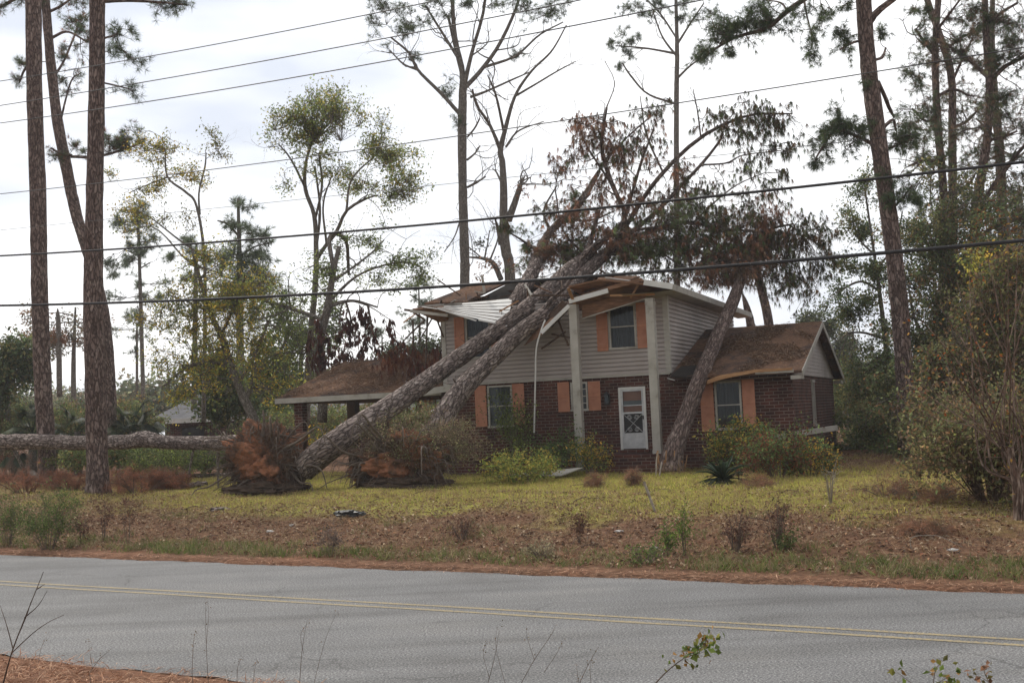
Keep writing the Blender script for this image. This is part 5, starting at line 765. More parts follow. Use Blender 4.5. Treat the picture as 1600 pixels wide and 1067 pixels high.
hs = empty('broken_bough'); ho_ = at(560, 470, 46.5); P = [spline(A([at(512, 478, 47), at(540, 470, 46.8), at(575, 478, 46.5), at(610, 500, 46.2)]), 14), spline(A([at(512, 478, 47), at(500, 500, 46.8), at(488, 520, 46.6)]), 14), spline(A([at(540, 471, 46.8), at(548, 500, 46.6), at(545, 540, 46.5)]), 14), spline(A([at(575, 478, 46.5), at(580, 510, 46.4), at(578, 535, 46.3)]), 14)]
bun = [(495, 505), (503, 520), (485, 530), (497, 545), (490, 560), (512, 530), (520, 545), (530, 520), (536, 545), (545, 510), (550, 530), (556, 500), (560, 520), (566, 545), (572, 530), (575, 505), (584, 520), (588, 545), (540, 560), (552, 562), (562, 560), (574, 562), (526, 562), (505, 560), (612, 520), (607, 500), (560, 485), (568, 490), (628, 535), (538, 495)]
B_ = A([at(x, y - 8, 46.5 + rng.normal(0, .3)) for x, y in bun]); AP = np.concatenate(P); TW = connect(AP[nearest(B_, AP)], B_, .1, 6); p, _, b = tubes(A(P), np.tile(np.linspace(.05, .015, 14), (4, 1)), 6); p2, _, b2 = tubes(TW, np.tile(np.linspace(.015, .006, 6), (len(B_), 1)), 4); mesh('limbs', [p, p2], 'twig', hs, smooth=True)
q = np.repeat(B_, 9, 0) + rng.normal(0, .09, (len(B_) * 9, 3)) - A([0, 0, 1.]) * rng.uniform(0, .5, (len(B_) * 9, 1)); f, c_ = leaves(q, 5, .30, ((.11, .05, .042), (.15, .065, .05), (.08, .04, .035)), .05, .2, 4.0, .28); mesh('dead_leaves', [f], 'leaf', hs, tint=[c_]); recentre(hs, P[0][0]); tag(hs, 'broken bough hung with dark dead leaf bunches above the carport ridge', 'branch')
G('maple_tree', 'yellow leafed tree with a crooked leaning trunk in front of the neighbour roof', 'tree', [(402, 668, 15), (390, 640, 15), (376, 611, 13), (362, 575, 12), (347, 527, 10), (329, 490, 8), (312, 434, 6), (300, 390, 4)], 47,
  limbs=[[(364, 578, 8), (338, 567, 7), (295, 573, 5), (253, 605, 3)], [(372, 600, 6), (400, 550, 5), (420, 500, 4)], [(345, 525, 5), (370, 470, 4), (385, 430, 3)], [(330, 490, 4), (290, 470, 3), (260, 460, 2)], [(384, 625, 7), (400, 585, 6), (440, 545, 5), (455, 500, 4)]],
  clumps=[(310, 470, 44, 34, 200), (360, 480, 44, 40, 220), (275, 560, 44, 26, 150), (310, 600, 40, 20, 90), (395, 540, 40, 40, 190), (340, 540, 40, 30, 150), (420, 600, 30, 30, 110), (250, 500, 30, 26, 60), (330, 420, 34, 30, 110), (400, 450, 30, 30, 110), (270, 620, 20, 14, 26)], cols=YG + ((.20, .25, .09),), bare=2, barelen=(.6, 1.6), **lk)
G('sweetgum_tree', 'wispy tree with thin bent stems and few ochre leaves right of the upright trunks', 'tree', [(318, 660, 7), (320, 520, 6), (319, 400, 5), (307, 322, 4), (290, 300, 4), (262, 277, 3), (258, 235, 2)], 52,
  limbs=[[(312, 335, 4), (311, 300, 3), (320, 262, 3), (322, 240, 2)], [(318, 400, 4), (280, 375, 3), (235, 340, 2), (210, 330, 2)], [(319, 420, 4), (290, 405, 3), (240, 355, 2), (190, 365, 2)], [(262, 277, 3, 1), (240, 285, 2), (205, 300, 1.5)]],
  clumps=[(252, 225, 24, 12, 70, YG), (232, 245, 20, 12, 40, YG), (290, 268, 24, 12, 60, YG), (245, 288, 28, 10, 50, YG), (325, 235, 22, 20, 40), (205, 330, 32, 18, 60, YG), (215, 300, 26, 14, 20), (240, 350, 30, 14, 24), (180, 280, 16, 12, 12, YG), (295, 350, 30, 30, 18)], cols=((.15, .17, .05), (.24, .19, .05)), bare=4, barelen=(.6, 1.8), **lk)
# background trees, each its own
bk_ = dict(cols=((.13, .17, .10), (.17, .21, .12)), L=.45, w=.03, n_needle=16, twig_r=.02, mat='grey_bark')
G('pine_tree', 'small distant pine with a tufted top just right of the upright trunks', 'tree', [(224, 625, 7), (220, 480, 6), (217, 380, 5), (215, 330, 3)], 85, limbs=[[(218, 420, 3), (235, 410, 2)], [(217, 400, 3), (195, 390, 2)]], clumps=[(215, 345, 26, 20, 130), (225, 385, 30, 18, 110), (205, 415, 28, 16, 90), (232, 470, 20, 12, 30), (200, 460, 18, 10, 26), (230, 440, 20, 10, 26), (222, 330, 12, 10, 20)], group='distant pines', **bk_)
G('pine_tree', 'distant flat topped pine low above the palm', 'tree', [(214, 640, 5), (214, 560, 4), (214, 512, 3)], 90, clumps=[(214, 510, 26, 12, 90), (205, 555, 10, 8, 14)], group='distant pines', **bk_)
G('pine_tree', 'distant dark pine with layered boughs left of the two crowned tree', 'tree', [(376, 650, 14), (375, 520, 12), (374, 400, 8), (372, 310, 4)], 70, limbs=[[(375, 400, 4), (400, 385, 3), (425, 380, 2)], [(374, 370, 4), (355, 350, 3), (340, 345, 2)], [(375, 440, 4), (345, 430, 3)], [(375, 450, 4), (410, 440, 3)]],
  clumps=[(372, 318, 14, 8, 30), (352, 352, 20, 8, 36), (395, 370, 26, 14, 80), (372, 395, 30, 14, 90), (410, 425, 30, 14, 80), (365, 440, 34, 14, 90), (390, 460, 34, 20, 90), (385, 490, 50, 30, 200), (345, 420, 30, 20, 70), (400, 405, 34, 14, 80)], group='distant pines', **bk_)
G('pine_tree', 'distant bare poled pine behind the wispy tree', 'tree', [(303, 640, 9), (305, 500, 8), (306, 420, 6), (307, 380, 4)], 75, limbs=[[(305, 410, 3), (285, 400, 2)], [(306, 400, 3), (330, 390, 2)]], clumps=[(300, 385, 26, 10, 50), (320, 405, 20, 8, 30), (270, 400, 16, 8, 20), (290, 435, 18, 8, 20)], group='distant pines', **bk_)
G('pine_tree', 'distant thin pine standing behind the carport roof with drooping boughs', 'tree', [(656, 640, 5), (656, 560, 4), (655, 480, 3), (654, 440, 2)], 80, limbs=[[(655, 470, 2), (640, 460, 2)], [(655, 490, 2), (672, 478, 2)]], clumps=[(656, 445, 16, 10, 30), (650, 475, 22, 10, 40), (665, 500, 20, 10, 30)], group='distant pines', **bk_)
G('pine_tree', 'far round topped pine just above the carport ridge', 'tree', [(597, 620, 4), (597, 560, 3), (597, 524, 2)], 95, clumps=[(597, 522, 16, 8, 60)], group='distant pines', **bk_)
G('pine_tree', 'snapped distant pine pole at the far left above the palm', 'tree', [(93, 620, 9), (92, 540, 8), (91, 500, 7), (90, 482, 2)], 80, clumps=[(88, 520, 10, 14, 20, ((.22, .09, .03),))], group='distant pines', **bk_)
gk = dict(ftype='leaf', nleaf=10, leafL=.26, mat='grey_bark', twig_r=.02, leafscat=.3, tight=.5)
for (lab, x, yb, yt, Y, cl, col) in (('rounded dark tree at the far left edge behind the level log', 12, 660, 540, 62, [(10, 590, 34, 40, 240), (35, 560, 26, 26, 90)], MG), ('pale bare looking tree above the left shrubs', 115, 640, 480, 90, [(110, 520, 40, 30, 110), (60, 510, 30, 20, 60)], ((.16, .15, .10), (.22, .13, .07))),
    ('bushy green tree behind the yellow leafed tree', 430, 650, 560, 66, [(440, 590, 40, 40, 220), (400, 620, 30, 26, 120)], GR), ('loose green tree behind the low limbs left of the carport', 470, 650, 500, 75, [(470, 530, 40, 34, 150), (510, 500, 26, 26, 60)], ((.10, .13, .05), (.14, .16, .06))),
    ('dark round bush tree in front of the neighbour roof', 335, 670, 590, 56, [(335, 585, 26, 20, 130), (355, 625, 30, 26, 150)], MG), ('olive tree tops seen past the left corner of the siding', 640, 640, 540, 80, [(650, 545, 40, 14, 110), (600, 555, 20, 10, 30)], ((.10, .12, .05), (.07, .09, .04))),
    ('pale leafed tree top beyond the right wing ridge', 1255, 640, 500, 85, [(1262, 502, 18, 10, 60), (1290, 520, 18, 12, 50), (1310, 560, 20, 30, 90)], ((.09, .11, .06), (.12, .13, .07))), ('distant tree glimpsed between the gable and the magnolia', 1330, 650, 520, 90, [(1330, 560, 30, 34, 120), (1310, 610, 24, 20, 70)], ((.10, .12, .06), (.16, .13, .06)))):
    G('background_tree', lab, 'tree', [(x, yb, 9), (x, (yb + yt) / 2, 7), (x + 3, yt, 3)], Y, clumps=cl, cols=col, group='trees beyond the yard', **gk)
# two dark trunks behind the low wing
G('snapped_trunk', 'dark standing trunk behind the low wing, the right of the two', 'tree', [(1206, 600, 17), (1202, 513, 15), (1193, 465, 14), (1182, 420, 13), (1178, 380, 11)], 56, clumps=[(1178, 390, 26, 16, 60, DRP, 1.0)], mat='pine_bark', sides=14)
G('snapped_trunk', 'short dark trunk snapped to a spike behind the low wing', 'tree', [(1182, 600, 16), (1174, 515, 14), (1166, 478, 10), (1159, 455, .6)], 55, mat='pine_bark', sides=14)
# far wood
def leafmass(name, items, L_, n, kind='stuff'):
    fp, ft = [], []
    for x, y, rx, ry, Y, m, col in items:
        c = at(x, y, Y); s_ = Y / FPX; k = m // 14; u = nrm(rng.normal(0, 1, (k, 3))) * rng.random((k, 1)) ** .4; cc = c + u * A([rx * s_, 2.5, ry * s_]); pts = cc[rng.integers(0, k, m)] + rng.normal(0, .35, (m, 3)) * A([1, 1, .8]) * (L_ * 3); pts[:, 2] = np.maximum(pts[:, 2], gz(pts[:, 0], pts[:, 1]) + .1)
        f, c_ = leaves(pts, n, L_, col, L_ * .9); fp.append(f); ft.append(c_)
    return tag(mesh(name, fp, 'leaf', tint=ft), kind=kind)
FW = ((.18, .21, .13), (.24, .25, .15), (.28, .23, .15), (.16, .18, .12))
it = [(x, 612 + rng.normal(0, 8) - (x - 800) * .03, 60, 26 + rng.uniform(-8, 12), 120 + rng.uniform(-10, 15), 900, FW) for x in range(-60, 720, 50)] + [(x, 596 + rng.normal(0, 6), 60, 30, 118, 900, FW) for x in range(1290, 1700, 50)]
leafmass('distant_wood', it, .55, 4)
UG = ((.11, .15, .06), (.17, .20, .08), (.22, .22, .08), (.22, .14, .07))
it = [(x, 664 + rng.normal(0, 6), 34, 26 + rng.uniform(-4, 10), 60 + rng.uniform(-4, 6), 620, UG) for x in (-20, 20, 60, 100, 140, 180, 215, 440, 480)] + [(x, 640 + rng.normal(0, 6), 40, 30, 62, 800, UG) for x in range(1320, 1680, 40)] + [(x, 652, 34, 18, 58, 420, UG) for x in (520, 570, 620, 670)] + [(x, 712, 34, 14, 49, 500, GR + UG) for x in (200, 240, 290, 340, 120)] + [(x, 690, 50, 26, 47, 800, UG) for x in range(1380, 1680, 50)]
leafmass('undergrowth', it, .16, 7)
# ------------------------------------------------------------------ plants near the house and on the lawn
def plant(name, label, x, y, w, h, n, ftype='leaf', cols=GR, cat='shrub', group=None, leafL=.08, nleaf=6, stems=10, mat='twig', sr=.012, lean=.5, top=1.0, scat_=.10, depth=None, spread=1.3, base=.2, drop=0.0):
    """bush from stems: base at photo pixel, w/h in pixels"""
    b = gnd(x, y); s_ = b[1] / FPX; W_, H_ = w * s_ / 2, h * s_; D_ = depth or W_
    e = empty(name, b); a = rng.uniform(0, 2 * np.pi, stems); r = rng.random(stems) ** .5; p0 = np.stack([np.cos(a) * W_ * base, np.sin(a) * D_ * base, 0 * a], 1)
    q = np.stack([np.cos(a) * r * W_ * spread, np.sin(a) * r * D_ * spread, H_ * rng.uniform(.3, 1.0, stems) * (1.15 - .35 * r)], 1); m_ = (p0 + q) / 2 + A([0, 0, 1.]) * H_ * .18; P = np.stack([spline(A([p0[i], m_[i], q[i]]), 10) for i in range(stems)]); R = np.tile(np.linspace(sr, sr * .35, 10), (stems, 1))
    B, BR = subbranch(list(P), list(R), 5, H_ * .12, H_ * .38, .3, .6, 6, .12, .25); p1, _, b1 = tubes(P, R, 5); p2, _, b2 = tubes(B, BR, 3); mesh('stems', [p1, p2], mat, e, smooth=True)
    if n:
        allp = np.concatenate([B[:, 2:].reshape(-1, 3), P[:, 4:].reshape(-1, 3)]); pts = allp[rng.integers(0, len(allp), n)] + rng.normal(0, scat_, (n, 3)); pts[:, 2] = np.maximum(pts[:, 2], .03)
        if ftype == 'leaf': f, c_ = leaves(pts, nleaf, leafL, cols, leafL * 1.1, .3, drop)
        else: f, c_ = needles(pts, rng.normal(0, 1, (n, 3)) + A([0, 0, .5]), 14, leafL, .008, cols, .8, drop)
        mesh('leaves', [f], 'leaf' if ftype == 'leaf' else 'needle', e, tint=[c_])
    return tag(e, label, cat, group)
NY_ = ((.24, .29, .07), (.17, .23, .06), (.33, .32, .09)); NO = ((.52, .33, .06), (.40, .31, .07), (.24, .25, .06)); ND = ((.09, .14, .05), (.13, .18, .06))
plant('shrub', 'brushy twiggy olive bush behind and around the second clay root plate', 664, 760, 150, 112, 2600, 'leaf', ((.24, .22, .11), (.18, .19, .09), (.26, .18, .12), (.16, .12, .09)), mat='rootlet', leafL=.06, nleaf=6, stems=150, scat_=.08, depth=.9)
plant('shrub', 'tall slim green shrub growing in front of the lower left window', 812, 742, 50, 122, 420, cols=GR + NY_[:1], leafL=.09, nleaf=6, stems=9)
plant('shrub', 'bright yellow green fern leafed shrub under the lower left window', 815, 752, 110, 44, 520, cols=NY_ + NO[1:2], leafL=.10, nleaf=6, stems=26, drop=.3)
plant('shrub', 'dark green nandina against the brick wall between the windows', 870, 740, 56, 74, 240, cols=ND, leafL=.10, nleaf=6, stems=10)
plant('shrub', 'nandina with orange tinged leaves at the foot of the left porch post', 922, 742, 50, 54, 260, cols=ND + NO, leafL=.09, nleaf=6, stems=12)
plant('shrub', 'green and yellow nandina climbing beside the right porch post', 1034, 726, 30, 96, 220, cols=ND + NO[1:], leafL=.09, nleaf=6, stems=8, spread=.8)
plant('shrub', 'feathery green shrub under the tilt of the leaning pine', 1112, 729, 44, 84, 300, cols=ND + NY_[:2], leafL=.10, nleaf=6, stems=12)
plant('shrub', 'wide shrub with golden yellow leaves under the wing window', 1165, 741, 120, 76, 1000, cols=NO + ND + ND + ((.14, .08, .05),), leafL=.10, nleaf=6, stems=26, spread=1.0)
plant('shrub', 'reddish brown and green shrub in front of the gable corner', 1215, 748, 80, 78, 620, cols=ND + ((.12, .05, .03), (.18, .07, .035)), leafL=.09, nleaf=6, stems=20)
plant('shrub', 'low yellow dotted shrub under the fallen white board', 1265, 745, 90, 56, 700, cols=ND + NO[:1] + ((.10, .06, .035),), leafL=.09, nleaf=6, stems=18)
plant('shrub', 'bright light green sapling standing behind the first clay root plate', 405, 725, 50, 78, 330, cols=NY_, leafL=.12, nleaf=6, stems=9)
plant('shrub', 'fresh green leafy bush in front of the carport column', 440, 725, 60, 110, 520, cols=((.09, .14, .03), (.13, .18, .04)), leafL=.11, nleaf=6, stems=12)
plant('shrub', 'orange and yellow leafed shrub behind the foot of the thick fallen trunk', 486, 738, 60, 62, 330, cols=NO, leafL=.11, nleaf=6, stems=10)
plant('shrub', 'green leafy weeds growing under the level log', 265, 752, 120, 56, 420, cols=GR + NY_[:1], leafL=.10, nleaf=6, stems=18)
plant('shrub', 'dark bushy shrub in the shade behind the far left trunk', 30, 740, 90, 60, 500, cols=MG, leafL=.11, nleaf=6, stems=16)
plant('shrub', 'dark green shrub right of the palm behind the level log', 205, 735, 80, 100, 760, cols=MG + NO[1:2], leafL=.13, nleaf=7, stems=18)
plant('weed', 'tall bushy green weed clump at the left end of the verge', 75, 858, 84, 84, 700, cols=((.09, .13, .035), (.14, .18, .06), (.07, .10, .03)), cat='weeds', leafL=.045, nleaf=7, stems=34, sr=.005, scat_=.05)
plant('weed', 'green weed clump cut by the left edge of the photo', 12, 852, 50, 76, 330, cols=((.09, .13, .035), (.12, .15, .05)), cat='weeds', leafL=.045, nleaf=7, stems=20, sr=.005, scat_=.05)
plant('brush', 'dense brown and olive brush behind the arching stems at the right edge', 1550, 788, 210, 170, 3400, cols=TH_ + ((.14, .10, .07), (.20, .14, .09)), mat='rootlet', leafL=.09, nleaf=6, stems=120, depth=1.2, cat='brush')
plant('bare_sapling', 'small grey bare forked sapling on the lawn in front of the right shrubs', 1298, 792, 56, 84, 0, cat='sapling', stems=5, mat='pale_twig', sr=.014, base=.05, spread=1.0)
DW = ((.10, .05, .035), (.16, .09, .06))
for x, y, w, h, lab, c in ((200, 852, 18, 90, 'tall dark dead weed stalk right of the green weed clump', DW), (162, 842, 14, 62, 'dark dead stalk between the green weeds and the tallest stalk', DW), (128, 850, 12, 50, 'short dead stalk beside the green weed clump', DW), (905, 848, 14, 50, 'dark dead stalk on the slope left of the pale leaning stick', DW), (722, 838, 56, 44, 'clump of upright brown dead stems on the slope', DW),
    (516, 868, 26, 52, 'grey dead weed leaning by the road edge', ((.16, .12, .10),)), (1150, 862, 40, 66, 'thin reddish dead weeds at the road edge right of centre', DW), (1215, 850, 34, 74, 'thin brown dead weeds with seed heads right of the green vine stalks', DW), (1070, 868, 12, 72, 'narrow bright green vine stalk on the slope', ((.13, .19, .04),)), (1042, 866, 14, 46, 'shorter green vine stalk beside the narrow one', ((.11, .16, .04),)), (1228, 850, 26, 24, 'small green leafy weed on the right slope', GR), (845, 872, 50, 26, 'pale dry grass clump at the road edge', ((.30, .26, .16),)), (1010, 880, 70, 30, 'bright green grassy clump at the road edge', ((.12, .17, .045),))):
    plant('weed', lab, x, y, w, h, 110, cols=c, cat='weed', leafL=.05, nleaf=4, stems=5 if w < 30 else 22, sr=.006, scat_=.03)
for x, y, w, h, lab in ((1385, 782, 90, 24, 'pile of dead red brown needles on the right lawn'), (1470, 778, 100, 18, 'low pile of dead branches before the right thicket'), (1185, 764, 60, 16, 'small dead brown spray right of the sago palm'), (928, 762, 22, 12, 'small reddish dead spray on the grass before the porch'), (990, 762, 16, 20, 'tiny dead seedling on the grass right of the small spray'), (1440, 830, 60, 14, 'scattered dead leaves around the pale bent wire')):
    plant('dead_branch', lab, x, y, w, h * 1.0, 110, 'needle', DBR, cat='dead branch', leafL=.22, stems=12, sr=.012, spread=1.3, drop=.5)
for x, y, w, h, lab in ((40, 770, 120, 44, 'heap of red brown dead needles left of the far left trunk'), (115, 768, 90, 34, 'heap of red brown dead needles between the two upright trunks'), (215, 772, 120, 34, 'heap of red brown dead needles right of the upright trunks'), (262, 768, 60, 26, 'smaller heap of dead needles beside the short broken log'), (15, 745, 60, 50, 'dead needle spray in the shade at the far left')):
    plant('dead_branch', lab, x, y, w, h * rng.uniform(.8, 1.3), 330, 'needle', ((.24, .10, .06), (.32, .14, .08), (.15, .08, .05)), cat='dead branch', leafL=.30, stems=16, sr=.022, spread=1.3, drop=.5, scat_=.12, mat='rootlet')
# dead brown boughs hanging over the carport roof
cb2 = empty('broken_bough'); pts0 = [hw(hp(x, y, v)) for x, y, v in ((655, 520, 1.2), (640, 560, 1.0), (665, 480, .2), (690, 540, .8), (615, 560, 1.6), (672, 600, .2))]; P = []
for x0, y0, x1, y1 in ((690, 470, 640, 560), (668, 490, 664, 600), (664, 500, 610, 560), (690, 500, 680, 590), (645, 500, 640, 610)): P.append(spline(A([hw(hp(x0, y0, .2)), hw(hp((x0 + x1) / 2 + rng.normal(0, 6), (y0 + y1) / 2, .9)), hw(hp(x1, y1, .9))]), 14))
p, _, b = tubes(A(P), np.tile(np.linspace(.04, .01, 14), (len(P), 1)), 6); SB_, SR_ = subbranch(P, [np.linspace(.04, .01, 14)] * len(P), 14, .3, 1.0, -.5, .4); p2, _, b2 = tubes(SB_, SR_, 3); mesh('limbs', [p, p2], 'twig', cb2, smooth=True)
q = np.concatenate([SB_[:, -1], SB_[:, 4], SB_[:, 2]]); q = q[q[:, 2] < HO[2] + 3.9]; f, c_ = needles(np.repeat(q, 3, 0) + rng.normal(0, .15, (len(q) * 3, 3)), np.tile(A([0, 0, -1.]), (len(q) * 3, 1)), 16, .34, .014, ((.16, .055, .035), (.11, .045, .03), (.22, .09, .045)), .45, 1.6); mesh('needles', [f], 'needle', cb2, tint=[c_]); recentre(cb2, P[0][0]); tag(cb2, 'dead red brown bough hanging over the carport roof left of the siding', 'branch')
# sago palm and fan palm
def frond_palm(name, label, b, R_, n, Lr, col, fan=False, trunk=0.0, up=(.1, 1.2), leafw=.012, droopf=.5):
    e = empty(name, b); P, V, F, T = [], [], [], []; k = 0
    for i in range(n):
        a = rng.uniform(0, 2 * np.pi); el = rng.uniform(*up); L_ = Lr * rng.uniform(.75, 1.1); d = A([math.cos(a) * math.cos(el), math.sin(a) * math.cos(el), math.sin(el)]); p0 = A([0, 0, trunk + (0 if not fan else rng.uniform(-.4, .2))]); t = np.linspace(0, 1, 14)[:, None]
        P.append(p0 + d * L_ * t - A([0, 0, 1.]) * L_ * droopf * math.cos(el) * t ** 2.2)
    P = A(P); p, _, b_ = tubes(P, np.tile(np.linspace(.018, .005, 14), (n, 1)), 4); mesh('frond_stalks', [p], 'leaf', e, tint=np.tile(A(col[0]) * .9, (len(p[0]), 1)))
    c = A(col); fp = []
    for s in P:
        cc = c[rng.integers(0, len(c))] * math.exp(rng.normal(0, .2))
        if fan: base, dirs = np.repeat(s[-3:-2], 34, 0), np.linspace(-2.1, 2.1, 34)
        else: tt = np.linspace(1.5, 13, 44); base = s[np.minimum(tt.astype(int), 12)] + (s[np.minimum(tt.astype(int) + 1, 13)] - s[np.minimum(tt.astype(int), 12)]) * (tt % 1)[:, None]; dirs = None
        tg = nrm(s[-1] - s[-4]); sd = nrm(np.cross(tg, A([0, 0, 1.])))
        for j in range(len(base)):
            if fan: d = tg * math.cos(dirs[j]) + sd * math.sin(dirs[j]) - A([0, 0, .25]); ll = [Lr * .55]; ds = [nrm(d)]
            else: tl = nrm(s[min(13, int(1.5 + j * .26) + 1)] - s[min(12, int(1.5 + j * .26))]); sd = nrm(np.cross(tl, A([0, 0, 1.]))); ll = [Lr * .20 * math.sin(math.pi * (j + 4) / 52)] * 2; ds = [nrm(sd + tl * .7 + A([0, 0, .25])), nrm(-sd + tl * .7 + A([0, 0, .25]))]
            for d, l_ in zip(ds, ll):
                w_ = np.cross(d, A([0, 0, 1.])); w_ = nrm(w_) * leafw; q0 = base[j]; V += [q0 - w_, q0 + w_, q0 + d * l_ - A([0, 0, .15 * l_])]; T += [cc] * 3
    V = A(V); mesh('fronds', [(V, np.arange(len(V)).reshape(-1, 3))], 'leaf', e, tint=A(T))
    if trunk: p, _, b_ = tubes(A([[0, 0, -.1], [0, 0, trunk * .5], [0, 0, trunk]]), A([.2, .17, .16]), 12, False, .08); mesh('trunk', [p], 'grey_bark', e, bk=[b_])
    return tag(e, label, 'palm')
sg = gnd(1130, 757); frond_palm('sago_palm', 'dark green sago palm spreading low on the lawn before the wing', sg, 1, 46, 58 * sg[1] / FPX, ((.035, .06, .03), (.05, .08, .045)), up=(.02, 1.25), trunk=.12)
for x, y, Y, lab in ((205, 640, 55, 'fan palm behind the level log right of the second upright trunk'), (120, 620, 58, 'fan palm between the two upright trunks'), (50, 630, 56, 'drooping fan palm left of the far left trunk')):
    b = at(x, y, Y); b[2] = float(gz(b[0], b[1])); frond_palm('fan_palm', lab, b, 1, 34, 1.7, ((.05, .075, .035), (.07, .09, .045), (.04, .055, .03)), fan=True, trunk=2.1, up=(-.3, 1.3), leafw=.03, droopf=.55)
# ------------------------------------------------------------------ debris
def board(label, p, q, w, h, mat, name='loose_board'):
    a = A(p); v_, f_ = beam(A([0, 0, 0]), A(q) - a, w, h); o = mesh(name, [(v_, f_)], mat); o.location = tuple(a); return tag(o, label, 'board')
board('long pale trim board fallen along the foot of the gable wall', hw(A([4.2, -1.6, .02])) * 0 + at(1176, 688, 35.6), at(1308, 668, 37.2), .05, .17, 'trim')
board('pale stick standing tilted in the grass before the porch', gnd(1024, 800), at(1006, 752, gy(1024, 800) + .1), .05, .04, 'pale_twig', 'leaning_stick')
g_ = gnd(762, 728); board('bundle of old boards leaning on the brick wall by the root plate', g_ + A([0, 0, .2]), at(808, 714, g_[1] + .6), .12, .22, 'fallen_bark')
g_ = gnd(860, 748); o = mesh('siding_sheet', slab([(-1.6, .2, .12), (.3, -.6, .10), (1.0, .0, .28), (.2, .9, .2)], (0, 0, .03)), 'trim'); o.location = tuple(g_); tag(o, 'pale torn sheet lying flat on the grass by the dark nandina', 'sheet')
g_ = gnd(1000, 745); board('short pale plank lying in front of the porch step', g_ + A([-.35, 0, .1]), g_ + A([.35, -.2, .02]), .09, .04, 'rawwood')
g_ = gnd(547, 806); V, F = blob((0, 0, .05), (.34, .2, .09), 5, .35, 24, 14); o = mesh('torn_shingle', [(V, F)], 'black'); o.location = tuple(g_); tag(o, 'black torn scrap lying on the slope below the second root plate', 'scrap')
g_ = gnd(345, 798); V, F = blob((0, 0, .03), (.3, .2, .06), 6, .3, 24, 14); o = mesh('flat_rock', [(V, F)], 'fallen_bark', bk=[V * .6], smooth=True); o.location = tuple(g_); tag(o, 'pale flat chunk lying in the grass below the first root plate', 'chunk')
for x, y, lab in ((456, 815, 'white scrap on the slope below the first root plate'), (1022, 858, 'white scrap near the green vine stalks'), (1488, 862, 'white scrap on the right slope beside the bent wire'), (422, 832, 'tiny white scrap in the leaves left of centre'), (968, 832, 'small white scrap right of the dark stalk')):
    g_ = gnd(x, y); V, F = blob((0, 0, .03), (.07, .035, .02), x, .4, 12, 8); o = mesh('litter_scrap', [(V, F)], 'white'); o.location = tuple(g_); tag(o, lab, 'litter')
g_ = gnd(1424, 862); s_ = g_[1] / FPX; Pw = spline(A([[0, 0, .02], [.02, 0, 22 * s_], [.3, 0, 24 * s_], [50 * s_, 0, 20 * s_], [80 * s_, 0, 4 * s_]]), 24); p, _, b = tubes(Pw, np.full(24, .006), 6); o = mesh('bent_wire', [p], 'pale_twig'); o.location = tuple(g_); tag(o, 'pale bent wire sticking out of the leaves on the right slope', 'wire')
g_ = gnd(1040, 745); tl = A([at(1030, 690, g_[1])]) ; pp = [spline(A([g_ + A([-.3, -.2, 0]), at(1026, 715, g_[1]), at(1030, 706, g_[1])]), 8), spline(A([g_ + A([-.2, -.2, 0]), at(1034, 722, g_[1]), at(1031, 735, g_[1])]), 8)]; p, _, b = tubes(A(pp) - g_, np.full((2, 8), .018), 5); o = mesh('fallen_branch', [p], 'pale_twig'); o.location = tuple(g_); tag(o, 'pale splintered branch propped beside the right porch post', 'branch')
# ------------------------------------------------------------------ overhead lines: catenaries in a plane over the far verge
def wire(label, pts, s0, r, mat='wire'):
    P = []
    for x, y in pts: d = ray(x, y); t = s0 / (d[0] * RN[0] + d[1] * RN[1]); P.append(E0 + d * t)
    P = A(P); u_ = P[:, 0] * RD[0] + P[:, 1] * RD[1]; k = min(2, len(pts) - 1); cf = np.polyfit(u_, P[:, 2], k); lo, hi = u_.min() - 6, u_.max() + 6; uu = np.linspace(lo, hi, 60); zz = np.polyval(cf, uu)
    Q = np.stack([uu * RD[0] + s0 * RN[0], uu * RD[1] + s0 * RN[1], zz], 1); c = Q[30].copy(); p, _, b = tubes(Q - c, np.full(60, r), 6); o = mesh('power_line', [p], mat, smooth=True); o.location = tuple(c); tag(o, label, 'cable', 'overhead lines along the road')
wire('topmost thin overhead line, leaving the top edge left of centre', [(0, 127), (200, 95), (400, 57), (600, 18), (690, 0)], 19, .011)
wire('second thin overhead line from the top', [(0, 165), (200, 134), (400, 97), (650, 51), (910, 0)], 18.4, .011)
wire('third thin overhead line from the top', [(0, 192), (200, 166), (400, 130), (650, 87), (900, 40), (1100, 0)], 17.8, .011)
wire('thin line crossing behind the crowns in the middle of the sky', [(0, 303), (400, 257), (720, 212), (1060, 160), (1340, 117), (1600, 75)], 18.4, .010)
wire('faint distant line just below the middle sky line', [(0, 360), (400, 318), (680, 290), (1000, 255), (1270, 230), (1600, 190)], 24, .007)
wire('upper of the two thick black cables', [(0, 400), (400, 373), (800, 339), (1000, 319), (1200, 298), (1600, 253)], 16.5, .022, 'wire_dark')
wire('lower and thickest black cable, crossing in front of the fallen trunks', [(0, 477), (400, 466), (640, 450), (880, 435), (1060, 421), (1280, 403), (1600, 377)], 16.0, .028, 'wire_dark')
